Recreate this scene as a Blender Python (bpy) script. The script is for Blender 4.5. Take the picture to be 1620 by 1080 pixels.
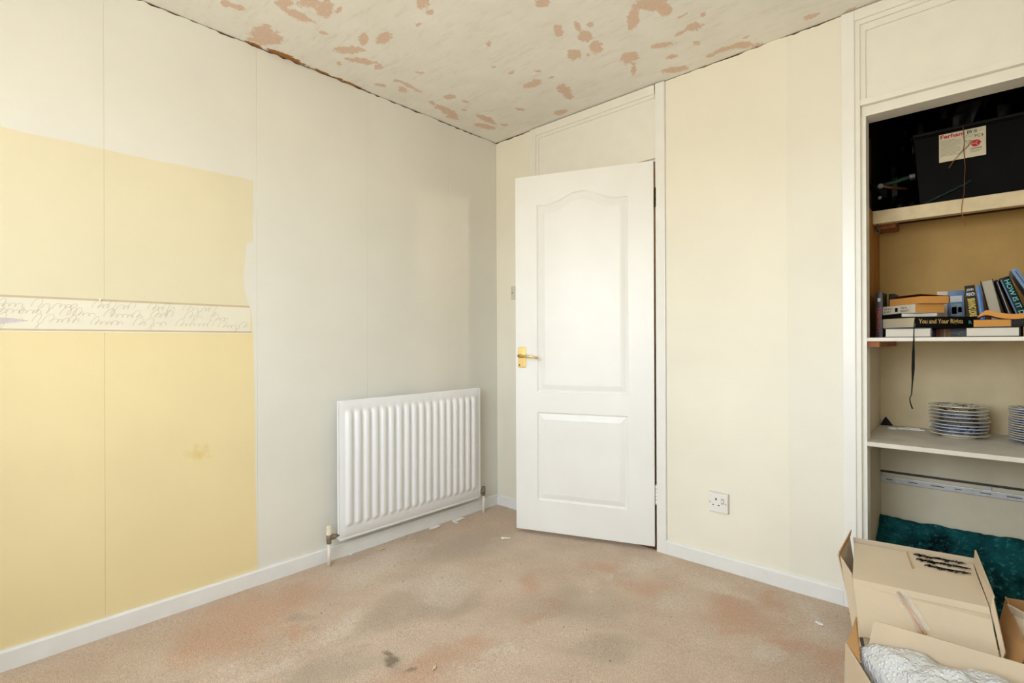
import bpy, bmesh, math, random
from mathutils import Vector, Matrix, noise

# ------------------------------------------------------------------ camera, daylight, exposure
for o in list(bpy.data.objects): bpy.data.objects.remove(o)
S = bpy.context.scene
COL = S.collection
random.seed(7)
F_PX = 812.91
yaw, pitch, roll = 0.7419, 0.001, -0.004
fw = Vector((-math.sin(yaw)*math.cos(pitch), math.cos(yaw)*math.cos(pitch), math.sin(pitch)))
rt = Vector((math.cos(yaw), math.sin(yaw), 0)); up = rt.cross(fw)
cr, sr = math.cos(roll), math.sin(roll)
Rv = rt*cr + up*sr; Uv = up*cr - rt*sr
cam = bpy.data.cameras.new('camera'); cam.sensor_width = 36; cam.lens = F_PX/1620*36; cam.clip_start = 0.02
camo = bpy.data.objects.new('camera', cam); COL.objects.link(camo)
mw = Matrix((Rv, Uv, -fw)).transposed().to_4x4(); mw.translation = (2.3882, -2.4545, 1.0754)
camo.matrix_world = mw; S.camera = camo

S.view_settings.view_transform = 'Standard'; S.view_settings.look = 'None'
S.view_settings.gamma = 1.0; S.view_settings.use_curve_mapping = False
S.view_settings.exposure = 0.40

w = bpy.data.worlds.new('sky'); S.world = w; w.use_nodes = True
nt = w.node_tree; nt.nodes.clear()
tc = nt.nodes.new('ShaderNodeTexCoord'); sx = nt.nodes.new('ShaderNodeSeparateXYZ'); rp = nt.nodes.new('ShaderNodeValToRGB')
mp = nt.nodes.new('ShaderNodeMapRange'); bg = nt.nodes.new('ShaderNodeBackground'); wo = nt.nodes.new('ShaderNodeOutputWorld')
nt.links.new(tc.outputs['Generated'], sx.inputs[0]); nt.links.new(sx.outputs['Z'], mp.inputs[0])
mp.inputs[1].default_value = -1; mp.inputs[2].default_value = 1
nt.links.new(mp.outputs[0], rp.inputs[0]); nt.links.new(rp.outputs[0], bg.inputs[0]); nt.links.new(bg.outputs[0], wo.inputs[0])
e = rp.color_ramp.elements
e[0].position = 0.0; e[0].color = (0.60, 0.57, 0.51, 1)
e[1].position = 1.0; e[1].color = (0.66, 0.80, 1.0, 1)
n_ = e.new(0.505); n_.color = (0.63, 0.60, 0.53, 1)
n_ = e.new(0.53); n_.color = (0.84, 0.93, 1.0, 1)
bg.inputs[1].default_value = 10.5

# the window opening of the wall behind the camera lets the sky in (portal: sampling only)
WIN = (0.85, 2.40, 0.90, 2.16)
pl_ = bpy.data.lights.new('window_portal', 'AREA'); pl_.shape = 'RECTANGLE'; pl_.size = WIN[1]-WIN[0]; pl_.size_y = WIN[3]-WIN[2]
pl_.cycles.is_portal = True
plo = bpy.data.objects.new('window_portal', pl_); COL.objects.link(plo)
plo.location = ((WIN[0]+WIN[1])/2, -3.39, (WIN[2]+WIN[3])/2); plo.rotation_euler = (math.pi/2, 0, 0)

# ------------------------------------------------------------------ helpers
def lin(r, g, b):
    f = lambda c: (c/255/12.92) if c/255 <= 0.04045 else ((c/255+0.055)/1.055)**2.4
    return (f(r), f(g), f(b))

MATS = {}
class NT:
    def __init__(s, name):
        s.m = bpy.data.materials.new(name); s.m.use_nodes = True; s.t = s.m.node_tree
        s.b = s.t.nodes['Principled BSDF']
    def n(s, kind, **kw):
        x = s.t.nodes.new('ShaderNode'+kind)
        for k, v in kw.items(): setattr(x, k, v)
        return x
    def l(s, a, b): s.t.links.new(a, b)
    def coord(s, scale=(1,1,1), kind='Object'):
        c = s.n('TexCoord'); m = s.n('Mapping'); m.inputs['Scale'].default_value = scale
        s.l(c.outputs[kind], m.inputs[0]); return m.outputs[0]
    def noise(s, vec, scale, detail=3, rough=0.55, dist=0.0):
        x = s.n('TexNoise'); x.inputs['Scale'].default_value = scale; x.inputs['Detail'].default_value = detail
        x.inputs['Roughness'].default_value = rough; x.inputs['Distortion'].default_value = dist
        s.l(vec, x.inputs['Vector']); return x.outputs['Fac']
    def mr(s, v, a, b, c=0.0, d=1.0):
        x = s.n('MapRange'); x.inputs[1].default_value = a; x.inputs[2].default_value = b
        x.inputs[3].default_value = c; x.inputs[4].default_value = d; s.l(v, x.inputs[0]); return x.outputs[0]
    def math(s, op, a, b):
        x = s.n('Math', operation=op)
        for i, v in enumerate((a, b)):
            if isinstance(v, (int, float)): x.inputs[i].default_value = v
            else: s.l(v, x.inputs[i])
        return x.outputs[0]
    def mix(s, fac, a, b, blend='MIX'):
        x = s.n('Mix', data_type='RGBA', blend_type=blend)
        for i, v in ((0, fac), (6, a), (7, b)):
            if isinstance(v, (int, float)): x.inputs[i].default_value = v
            elif isinstance(v, tuple): x.inputs[i].default_value = (*v[:3], 1)
            else: s.l(v, x.inputs[i])
        return x.outputs[2]
    def attr(s, name):
        x = s.n('Attribute'); x.attribute_name = name; return x.outputs['Fac']
    def bump(s, h, strength=0.3, dist=0.002):
        x = s.n('Bump'); x.inputs['Strength'].default_value = strength; x.inputs['Distance'].default_value = dist
        s.l(h, x.inputs['Height']); s.l(x.outputs[0], s.b.inputs['Normal'])
    def base(s, c):
        if isinstance(c, tuple): s.b.inputs['Base Color'].default_value = (*c[:3], 1)
        else: s.l(c, s.b.inputs['Base Color'])
    def set(s, rough=0.5, metal=0.0, spec=0.5):
        s.b.inputs['Roughness'].default_value = rough; s.b.inputs['Metallic'].default_value = metal
        s.b.inputs['Specular IOR Level'].default_value = spec; return s.m

def mat(name, c, rough=0.5, metal=0.0, spec=0.5, var=0.05, vs=12, bs=0, bst=0.2, bd=0.001, stretch=(1,1,1)):
    """procedural paint / plastic / metal: colour with a little variation and fine relief"""
    if name in MATS: return MATS[name]
    k = NT(name); v = k.coord(stretch)
    f = k.noise(v, vs, 4)
    k.base(k.mix(k.mr(f, 0.3, 0.7), tuple(max(0, x*(1-var)) for x in c), tuple(min(1, x*(1+var)) for x in c)))
    if bs: k.bump(k.noise(v, bs, 4), bst, bd)
    MATS[name] = k.set(rough, metal, spec); return MATS[name]

def wm(o):
    m = o.matrix_basis.copy()
    while o.parent: o = o.parent; m = o.matrix_basis @ m
    return m

class MB:
    """collects boxes, tubes, lathes and grids; build() links them as ONE mesh object"""
    def __init__(s): s.v = []; s.f = []; s.mi = []; s.sm = []
    def add(s, vs, fs, M=None, mi=0, smooth=False):
        b = len(s.v)
        s.v += [(M @ Vector(p)) if M else Vector(p) for p in vs]
        s.f += [tuple(b+i for i in f) for f in fs]; s.mi += [mi]*len(fs); s.sm += [smooth]*len(fs); return s
    def box(s, x0, x1, y0, y1, z0, z1, M=None, mi=0):
        vs = [(x,y,z) for z in (z0,z1) for y in (y0,y1) for x in (x0,x1)]
        return s.add(vs, [(0,2,3,1),(4,5,7,6),(0,1,5,4),(2,6,7,3),(0,4,6,2),(1,3,7,5)], M, mi)
    def bbox(s, x0, x1, y0, y1, z0, z1, b=0.002, M=None, mi=0):
        """box with chamfered edges"""
        bm = bmesh.new(); bmesh.ops.create_cube(bm, size=1)
        for v in bm.verts: v.co = Vector((x0+(v.co.x+.5)*(x1-x0), y0+(v.co.y+.5)*(y1-y0), z0+(v.co.z+.5)*(z1-z0)))
        bmesh.ops.bevel(bm, geom=bm.edges[:], offset=min(b, .45*min(x1-x0, y1-y0, z1-z0)), segments=2, affect='EDGES', profile=.6)
        bm.verts.index_update()
        s.add([v.co.copy() for v in bm.verts], [tuple(v.index for v in f.verts) for f in bm.faces], M, mi); bm.free(); return s
    def tube(s, path, r, n=8, M=None, mi=0, cap=True):
        path = [Vector(p) for p in path]; rs = r if isinstance(r, (list, tuple)) else [r]*len(path)
        vs = []; fs = []; prev = None
        for i, p in enumerate(path):
            d = (path[min(i+1, len(path)-1)]-path[max(i-1, 0)]).normalized()
            if prev is None: a = d.orthogonal().normalized()
            else: a = (prev-d*prev.dot(d)).normalized()
            prev = a; b = d.cross(a)
            for k in range(n):
                t = 2*math.pi*k/n; vs.append(p+(a*math.cos(t)+b*math.sin(t))*rs[i])
        for i in range(len(path)-1):
            for k in range(n):
                fs.append((i*n+k, i*n+(k+1)%n, (i+1)*n+(k+1)%n, (i+1)*n+k))
        if cap: fs.append(tuple(range(n))[::-1]); fs.append(tuple((len(path)-1)*n+k for k in range(n)))
        return s.add(vs, fs, M, mi, True)
    def lathe(s, prof, n=24, M=None, mi=0, smooth=True):
        vs = []; fs = []
        for r, z in prof:
            for k in range(n):
                t = 2*math.pi*k/n; vs.append((r*math.cos(t), r*math.sin(t), z))
        for i in range(len(prof)-1):
            for k in range(n): fs.append((i*n+k, i*n+(k+1)%n, (i+1)*n+(k+1)%n, (i+1)*n+k))
        fs.append(tuple(range(n))[::-1]); fs.append(tuple((len(prof)-1)*n+k for k in range(n)))
        return s.add(vs, fs, M, mi, smooth)
    def poly(s, pts, nrm, t, M=None, mi=0):
        """planar outline given thickness t against the normal (front face at pts)"""
        n = len(pts); d = Vector(nrm)*t
        vs = [Vector(p) for p in pts]+[Vector(p)-d for p in pts]
        fs = [tuple(range(n)), tuple(range(2*n-1, n-1, -1))]+[(i, n+i, n+(i+1)%n, (i+1)%n) for i in range(n)]
        return s.add(vs, fs, M, mi)
    def ribbon(s, pts, wd, O, ux, uz, mi=0):
        """flat pen stroke in the plane O, ux, uz"""
        vs = []; fs = []
        for i, (a, b) in enumerate(pts):
            p, q = pts[max(0, i-1)], pts[min(len(pts)-1, i+1)]
            dx, dz = q[0]-p[0], q[1]-p[1]; L = math.hypot(dx, dz) or 1
            nx, nz = -dz/L*wd/2, dx/L*wd/2
            vs += [O+ux*(a+nx)+uz*(b+nz), O+ux*(a-nx)+uz*(b-nz)]
        for i in range(len(pts)-1): fs.append((2*i, 2*i+1, 2*i+3, 2*i+2))
        return s.add(vs, fs, None, mi)
    def build(s, name, mats, parent=None, world=False, tri=False, recalc=True):
        me = bpy.data.meshes.new(name)
        vs = s.v
        if world and parent: im = wm(parent).inverted(); vs = [im @ v for v in vs]
        me.from_pydata([tuple(v) for v in vs], [], s.f)
        if not isinstance(mats, (list, tuple)): mats = [mats]
        for m in mats: me.materials.append(m)
        for p, i, k in zip(me.polygons, s.mi, s.sm): p.material_index = i; p.use_smooth = k
        if tri or recalc:
            bm = bmesh.new(); bm.from_mesh(me)
            if recalc: bmesh.ops.recalc_face_normals(bm, faces=bm.faces[:])
            if tri: bmesh.ops.triangulate(bm, faces=[f for f in bm.faces if len(f.verts) > 4])
            bm.to_mesh(me); bm.free()
        me.update()
        o = bpy.data.objects.new(name, me); COL.objects.link(o)
        if parent: o.parent = parent
        return o

def tag(o, label=None, cat=None, group=None, kind=None):
    for k, v in (('label', label), ('category', cat), ('group', group), ('kind', kind)):
        if v: o[k] = v
    return o
def empty(name, loc=(0,0,0), rz=0.0, label=None, cat=None, group=None, kind=None, M=None):
    o = bpy.data.objects.new(name, None); COL.objects.link(o); o.empty_display_size = .05
    if M is not None: o.matrix_basis = M
    else: o.location = loc; o.rotation_euler = (0, 0, rz)
    return tag(o, label, cat, group, kind)
def struct(o, label=None): o['kind'] = 'structure'; return o
def text_into(mb, body, w_, h_, O, ux, uz, mi=0, bold=0.0):
    """lettering as flat filled outlines, fitted into w_ x h_ with its lower left at O"""
    cu = bpy.data.curves.new('lettering', 'FONT'); cu.body = body; cu.size = 1; cu.offset = bold; cu.resolution_u = 3
    ob = bpy.data.objects.new('lettering', cu); me = bpy.data.meshes.new_from_object(ob)
    vs = [v.co.copy() for v in me.vertices]; fs = [tuple(p.vertices) for p in me.polygons]
    bpy.data.objects.remove(ob); bpy.data.curves.remove(cu); bpy.data.meshes.remove(me)
    if not vs: return mb
    x0, x1 = min(v.x for v in vs), max(v.x for v in vs); y0, y1 = min(v.y for v in vs), max(v.y for v in vs)
    mb.add([O+ux*((v.x-x0)/(x1-x0)*w_)+uz*((v.y-y0)/(y1-y0)*h_) for v in vs], fs, None, mi); return mb
def scrawl(x0, x1, z, h, seed, slant=.5):
    """one run of joined-up handwriting as a poly line: slanted loops, now and then a tall or a hanging one"""
    r = random.Random(seed); pts = []; x = x0; first = True
    while x < x1:
        L = h*r.uniform(.42, .62); a = h*(1.0 if first else r.choice((.36, .42, .36, .5, .95, -.75, .4))); n = 9; first = False
        lp = r.uniform(.25, .42)*(1.4 if abs(a) > .6*h else 1)
        for i in range(n):
            t = i/n*2*math.pi; u = .5*(1-math.cos(t))
            pts.append((x+L*i/n+slant*a*u-lp*L*math.sin(t)*(1 if a > 0 else -1), z+a*u))
        x += L
    return pts
X_, Y_, Z_ = Vector((1,0,0)), Vector((0,1,0)), Vector((0,0,1))
CEIL_PINK=[(0.219,-1.728,0.003,0.02,-0.022,0.003),(0.225,-1.684,0.004,0.023,-0.02,0.003),(0.384,-1.575,0.027,0.025,-0.023,0.01),(0.349,-1.509,0.001,0.064,-0.027,0.006),(0.46,-1.505,0.04,0.037,-0.027,0.013),(0.464,-1.449,0.027,0.025,-0.05,0.026),(0.103,-1.543,0.047,0.043,-0.077,0.031),(0.116,-1.492,0.02,0.019,-0.035,0.015),(0.279,-1.233,0.049,0.046,-0.028,0.016),(0.4,-1.235,0.015,0.014,-0.041,0.025),(0.475,-1.182,0.047,0.008,-0.021,0.024),(0.235,-1.151,0.035,0.057,-0.025,0.013),(0.141,-1.21,0.008,0.008,-0.019,0.01),(0.249,-1.063,0.016,0.015,-0.02,0.013),(0.314,-1.378,0.008,0.023,-0.009,0.003),(0.105,-0.96,0.012,0.024,-0.015,0.008),(0.501,-1.409,0.018,0.006,-0.01,0.008),(0.777,-1.204,0.017,0.016,-0.032,0.024),(0.761,-1.154,0.021,0.006,-0.01,0.013),(0.479,-1.178,0.04,0.01,-0.027,0.027),(0.657,-1.136,0.016,0.006,-0.006,0.006),(0.257,-1.056,0.008,0.008,-0.018,0.012),(0.107,-0.953,0.009,0.02,-0.013,0.007),(0.206,-0.845,-0.01,0.091,-0.015,0.006),(0.149,-0.853,0.003,0.026,-0.023,0.011),(0.203,-0.934,0.008,0.008,-0.01,0.007),(0.351,-0.9,0.011,0.021,-0.008,0.005),(0.27,-0.635,0.022,0.021,-0.018,0.015),(0.145,-0.652,0.002,0.021,-0.019,0.011),(0.128,-0.537,-0.005,0.095,-0.033,0.018),(0.092,-0.458,0.015,0.034,-0.02,0.015),(0.291,-0.541,0.01,0.02,-0.009,0.007),(0.211,-0.474,0.009,0.018,-0.009,0.007),(0.217,-0.312,-0.002,0.083,-0.027,0.018),(0.139,-0.234,0.026,0.073,-0.025,0.02),(0.77,-0.836,0.006,0.006,-0.013,0.013),(0.653,-0.687,0.007,0.007,-0.006,0.006),(0.682,-0.591,0.023,0,-0.008,0.014),(0.692,-0.436,0.056,0.006,-0.015,0.027),(0.796,-0.42,0.014,0.001,-0.004,0.008),(0.787,-0.514,0.013,0.017,-0.006,0.006),(0.77,-0.274,0.021,0.039,-0.033,0.037),(0.747,-0.202,0.008,0.039,-0.024,0.023),(1.126,-0.889,0.019,0.017,-0.016,0.02),(1.136,-0.673,0.013,0.001,-0.014,0.038),(1.122,-0.596,0.005,0.044,-0.029,0.021),(1.109,-0.496,0.004,0.037,-0.034,0.027),(0.999,-0.504,0.023,0.022,-0.026,0.036),(1.05,-0.465,0.005,0.005,-0.006,0.009),(1.059,-0.701,0.023,-0.001,-0.012,0.034),(1.331,-0.564,0.014,0.013,-0.026,0.046),(1.166,-0.313,0.031,0.003,-0.016,0.044),(0.593,-0.075,0.043,0.008,-0.014,0.024),(0.238,-0.172,0.007,0.026,-0.012,0.01),(0.448,-0.265,0.012,0.026,-0.008,0.008),(1.184,-0.651,0.012,0.011,-0.007,0.011),(1.436,-0.593,0.052,0.048,-0.018,0.035),(1.452,-0.519,0.017,0.016,-0.018,0.037),(1.34,-0.569,0.018,0.017,-0.028,0.051),(1.299,-0.515,0.009,0.008,-0.01,0.017),(1.489,-0.441,0.025,-0.001,-0.002,0.008),(1.493,-0.335,0.031,0.015,-0.009,0.027),(1.435,-0.336,0.027,-0.002,-0.002,0.01),(1.454,-0.221,0.018,0.008,-0.006,0.019),(1.333,-0.304,0.046,0.024,-0.008,0.02),(1.179,-0.309,0.042,0.004,-0.013,0.039),(1.142,-0.213,0.008,0.007,-0.029,0.052),(1.324,-0.184,0.024,0.01,-0.006,0.016),(1.519,-0.081,0.053,0.002,-0.004,0.019),(1.6,-0.056,0.042,0.022,-0.007,0.027),(1.465,-0.07,0.021,0.004,-0.003,0.012),(1.289,-0.066,0.054,0.027,-0.009,0.023),(1.876,-0.078,0.027,0.006,-0.002,0.017),(1.63,-0.109,0.011,0,-0.001,0.009),(1.555,-0.39,0.01,0.001,-0.002,0.011),(2.002,-0.022,0.02,0,-0,0.007),(1.381,0.01,0.029,0,-0.003,0.012),(1.646,-0.013,0.024,0.005,-0.002,0.014)]
CEIL_BROWN=[(0.012,-1.412,0,0.084,-0.02,0.005),(-0.002,-1.198,-0.009,0.092,-0.015,0.004),(0.003,-1.056,-0.007,0.078,-0.011,0.004),(0.003,-1.54,0,0.037,-0.011,0.002)]
FLOOR_ORANGE=[(0.235,-1.676,0.047,0.193,0.21,-0.052),(0.503,-1.597,-0.004,0.062,0.046,-0.011),(0.241,-1.459,0.002,0.126,0.116,-0.035),(1.02,-1.374,0.083,0.136,0.059,-0.038),(0.908,-0.725,0.043,0.039,0.065,-0.076),(1.109,-0.908,0.044,0.04,0.03,-0.036),(1.046,-1.199,0.046,0.042,0.038,-0.036),(1.039,-1.477,0.103,0.093,0.043,-0.031),(0.377,-1.822,0.01,0.133,0.136,-0.022),(1.066,-0.358,0.076,0.068,0.045,-0.071),(1.28,-0.414,0.076,0.069,0.039,-0.072),(1.678,-0.369,0.126,0.02,0.026,-0.122),(1.899,-0.432,0.079,0.015,0.008,-0.068),(2.022,-0.455,0.043,0.039,0.025,-0.141),(1.772,-0.142,0.048,0.043,0.018,-0.068),(1.098,-0.792,0.047,0.043,0.038,-0.049),(1.7,-0.478,0.032,0.029,0.014,-0.04)]
FLOOR_GREY=[(0.357,-0.63,0.061,0.284,0.157,-0.114),(0.652,-1.299,-0.063,0.162,0.101,-0.023),(0.802,-1.633,0.008,0.137,0.058,-0.014),(0.727,-1.142,0.105,0.197,0.086,-0.057),(0.891,-1.459,0.086,0.044,0.027,-0.023),(0.383,-1.542,0.038,0.035,0.048,-0.022),(1.16,-0.756,0.146,0.132,0.087,-0.12),(1.445,-0.859,0.102,0.092,0.047,-0.08)]
FLOOR_LIGHT=[(0.581,-1.447,-0.048,0.105,0.087,-0.014),(0.222,-1.074,0.004,0.307,0.132,-0.06),(0.651,-1.724,-0.013,0.172,0.032,-0.005),(1.16,-1.183,0.021,0.119,0.018,-0.011),(0.613,-0.991,0.144,0.13,0.093,-0.077),(1.183,-0.196,0.03,0.129,0.048,-0.065),(1.463,-0.462,0.035,0.032,0.04,-0.087),(1.151,-0.494,-0.003,0.084,0.021,-0.017),(1.543,-0.213,0.189,0.022,0.016,-0.064),(1.907,-0.181,0.056,0.051,0.02,-0.094),(1.833,-0.538,0.05,0.045,0.017,-0.06)]

# ------------------------------------------------------------------ materials of the room
XR, YF, H = 3.05, -3.25, 2.4            # right wall, wall behind the camera, ceiling height
def paint(name, c, rough=.55, weave=True):
    k = NT(name); v = k.coord()
    big = k.noise(v, 2.2, 4); col = k.mix(k.mr(big, .3, .7), tuple(x*.97 for x in c), tuple(min(1, x*1.03) for x in c))
    k.base(col)
    if weave:
        f1 = k.noise(k.coord((1, 260, 40)), 1.0, 2); f2 = k.noise(k.coord((1, 40, 260)), 1.0, 2); f3 = k.noise(v, 30, 3)
        k.bump(k.math('ADD', k.math('ADD', f1, f2), k.math('MULTIPLY', f3, 1.5)), .22, .0012)
    return k.set(rough, 0, .4)
M_wallL = paint('painted_wallpaper', lin(232, 230, 220))
M_wallL2 = paint('painted_wallpaper_edge', lin(237, 236, 230))
M_yel = paint('yellow_paint', lin(240, 222, 172))
def smear(m, cy, cz, ry, rz):
    k = NT.__new__(NT); k.m = m; k.t = m.node_tree; k.b = k.t.nodes['Principled BSDF']
    old = k.b.inputs['Base Color'].links[0].from_socket; v = k.n('TexCoord').outputs['Object']
    s_ = k.n('SeparateXYZ'); k.l(v, s_.inputs[0])
    q = k.math('ADD', k.math('POWER', k.math('ABSOLUTE', k.math('DIVIDE', k.math('SUBTRACT', s_.outputs[1], cy), ry), 0), 2.0), k.math('POWER', k.math('ABSOLUTE', k.math('DIVIDE', k.math('SUBTRACT', s_.outputs[2], cz), rz), 0), 2.0))
    f = k.mr(k.math('ADD', k.math('SUBTRACT', 1.0, q), k.math('MULTIPLY', k.math('SUBTRACT', k.noise(v, 28, 6, .7), .5), 3.0)), .5, 1.4)
    k.base(k.mix(k.math('MULTIPLY', f, .55), old, lin(222, 188, 96)))
smear(M_yel, -1.765, .62, .075, .06)
M_yel2 = paint('yellow_paint_sheen', lin(232, 222, 190))  # paler yellow above the border: window sheen put into the colour
M_wallB = paint('cream_wallpaper', lin(243, 238, 222))
M_wallB2 = paint('pale_cream_wallpaper', lin(239, 235, 221))
M_plaster = mat('brown_plaster', lin(92, 58, 30), .9, bs=60, bst=.6, var=.4)
M_white = mat('white_gloss_paint', lin(243, 242, 238), .3, var=.015, bs=25, bst=.08)
M_offw = mat('white_satin_paint', lin(240, 237, 227), .4, var=.02, bs=25, bst=.08)
M_skirt = mat('white_skirting_paint', lin(238, 238, 236), .4, var=.03, bs=30, bst=.15)
M_dark = mat('dark_gap', lin(40, 26, 16), .9)
M_plain = mat('plain_cream', lin(239, 235, 221), .6, var=.02)

def ceiling_mat():
    k = NT('peeling_ceiling'); v = k.coord()
    n1 = k.noise(v, 26, 8, .74); n2 = k.noise(k.coord((70, 30, 1)), 1.0, 6, .75, .8); n3 = k.noise(v, 95, 3, .6)
    jit = k.math('ADD', k.math('MULTIPLY', k.math('SUBTRACT', n1, .5), 2.5), k.math('MULTIPLY', k.math('SUBTRACT', n2, .5), 1.9))
    pk = k.mr(k.math('ADD', k.attr('pink'), jit), .30, .40)
    pk = k.math('MULTIPLY', pk, k.mr(k.attr('pink'), 0, .10))
    br = k.mr(k.math('ADD', k.attr('brown'), k.math('MULTIPLY', jit, .7)), .25, .33)
    br = k.math('MULTIPLY', br, k.mr(k.attr('brown'), 0, .10))
    # scattered small scrapes
    sc = k.math('MULTIPLY', k.mr(k.noise(k.coord((26, 70, 1)), 1.0, 6, .72, .8), .66, .70), k.mr(k.noise(v, 3.1, 2), .46, .6))
    base = k.mix(k.mr(k.noise(v, 5, 5, .6), .3, .7), lin(238, 234, 224), lin(246, 243, 236))
    base = k.mix(k.math('MULTIPLY', k.mr(k.noise(k.coord((9, 40, 1)), 1.0, 5, .7), .52, .8), .35), base, lin(196, 186, 162))
    pink = k.mix(k.mr(n3, .3, .7), lin(216, 180, 154), lin(228, 198, 174))
    c = k.mix(k.math('MULTIPLY', sc, .4), base, lin(208, 180, 155)); c = k.mix(k.math('MULTIPLY', pk, .8), c, pink); c = k.mix(br, c, lin(168, 112, 58))
    k.base(c); k.bump(k.math('ADD', k.math('MULTIPLY', pk, -1.0), k.math('MULTIPLY', n1, .6)), .25, .002)
    return k.set(.8, 0, .3)
def carpet_mat():
    k = NT('carpet_pile'); v = k.coord()
    fine = k.noise(v, 240, 3, .7); mid = k.noise(v, 70, 4, .65); big = k.noise(v, 4.5, 5, .6)
    c = k.mix(k.mr(big, .3, .7), lin(212, 188, 164), lin(230, 208, 184))
    c = k.mix(k.math('MULTIPLY', k.mr(k.math('ADD', k.attr('orange'), k.math('MULTIPLY', k.math('SUBTRACT', mid, .5), 1.1)), -.1, 1.1), .62), c, lin(212, 160, 124))
    c = k.mix(k.math('MULTIPLY', k.mr(k.math('ADD', k.attr('grey'), k.math('MULTIPLY', k.math('SUBTRACT', mid, .5), .8)), .1, 1.1), .55), c, lin(178, 160, 140))
    c = k.mix(k.math('MULTIPLY', k.mr(k.math('ADD', k.attr('light'), k.math('MULTIPLY', k.math('SUBTRACT', mid, .5), .8)), .15, .95), .55), c, lin(234, 218, 200))
    c = k.mix(k.mr(k.math('ADD', k.attr('stain'), k.math('MULTIPLY', k.math('SUBTRACT', mid, .5), 1.6)), .3, .9), c, lin(140, 122, 98))
    sp = k.mr(fine, .3, .7, .60, 1.22); sm = k.mr(mid, .3, .7, .86, 1.08)
    mul = k.n('Mix', data_type='RGBA', blend_type='MULTIPLY'); mul.inputs[0].default_value = 1
    k.l(c, mul.inputs[6]); k.l(k.math('MULTIPLY', sp, sm), mul.inputs[7]); k.base(mul.outputs[2])
    k.bump(k.math('ADD', fine, k.math('MULTIPLY', mid, .8)), .7, .006)
    k.b.inputs['Sheen Weight'].default_value = .15
    return k.set(.95, 0, .1)

def ell(lst, x, y):
    m = 0.0
    for cx, cy, ax, ay, bx, by in lst:
        dx, dy = x-cx, y-cy
        if abs(dx) > .45 or abs(dy) > .45: continue
        D = ax*by-ay*bx
        if abs(D) < 1e-7: continue
        u, v = (dx*by-dy*bx)/D, (ax*dy-ay*dx)/D
        q = 1-(u*u+v*v)*.62
        if q > m: m = q
    return m
def grid_mesh(name, x0, x1, y0, y1, st, zf, attrs, m, flip=False, warp=0.0):
    nx, ny = int(round((x1-x0)/st))+1, int(round((y1-y0)/st))+1
    vs = []; at = {a: [] for a in attrs}
    for j in range(ny):
        y = y0+(y1-y0)*j/(ny-1)
        for i in range(nx):
            x = x0+(x1-x0)*i/(nx-1); vs.append((x, y, zf(x, y)))
            wx, wy = x, y
            if warp:
                q = Vector((x*5, y*5, 0)); wx += warp*noise.fractal(q, 1.0, 2.0, 4); wy += warp*noise.fractal(q+Vector((9, 4, 3)), 1.0, 2.0, 4)
            for a, l in attrs.items(): at[a].append(ell(l, wx, wy) if a != 'stain' else ell(l, x, y))
    fs = [(j*nx+i, j*nx+i+1, (j+1)*nx+i+1, (j+1)*nx+i) for j in range(ny-1) for i in range(nx-1)]
    if flip: fs = [f[::-1] for f in fs]
    me = bpy.data.meshes.new(name); me.from_pydata(vs, [], fs)
    for a in attrs:
        d = me.attributes.new(a, 'FLOAT', 'POINT'); d.data.foreach_set('value', at[a])
    me.materials.append(m); me.polygons.foreach_set('use_smooth', [True]*len(me.polygons)); me.update()
    o = bpy.data.objects.new(name, me); COL.objects.link(o); return o

# ------------------------------------------------------------------ floor and ceiling
def near_line(p, q, x, y):
    dx, dy = q[0]-p[0], q[1]-p[1]; t = max(0, min(1, ((x-p[0])*dx+(y-p[1])*dy)/(dx*dx+dy*dy)))
    return math.hypot(x-p[0]-t*dx, y-p[1]-t*dy)
RIDGES = [((.535,-2.1),(.548,-1.80),.010,.035), ((.548,-1.80),(.528,-1.56),.009,.03), ((1.13,-1.30),(1.17,-1.02),.007,.03), ((.60,-1.75),(.70,-1.35),-.006,.09)]
def floor_z(x, y):
    if y > 0: return 0.0
    z = .0025*noise.noise(Vector((x*6, y*6, 0)))
    for p, q, h, w_ in RIDGES:
        d = near_line(p, q, x, y)
        if d < w_*3: z += h*math.exp(-(d/w_)**2)
    return z
STAIN = [(.91,-1.45,.03,.012,-.012,.025), (.87,-1.437,.035,.004,-.004,.012), (1.0,-1.437,.008,.02,-.01,.008), (.93,-1.47,.012,.012,-.012,.012)]
floor = struct(grid_mesh('floor', 0, XR, YF, 0, .014, floor_z, {'orange': FLOOR_ORANGE, 'grey': FLOOR_GREY, 'light': FLOOR_LIGHT, 'stain': STAIN}, carpet_mat(), warp=.09))
ceil = struct(grid_mesh('ceiling', 0, XR, YF, 0, .011, lambda x, y: H, {'pink': CEIL_PINK, 'brown': CEIL_BROWN}, ceiling_mat(), True))
MB().box(-.15, XR+.15, YF-.15, 1.75, H+.003, H+.12).build('ceiling_slab', M_plain, ceil)
MB().box(-.15, XR+.15, YF-.15, 1.75, -.12, -.012).box(0, XR, 0, 1.7, -.012, 0).build('floor_slab', mat('brown_board', lin(128, 92, 62), .8, var=.2), floor)

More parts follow.
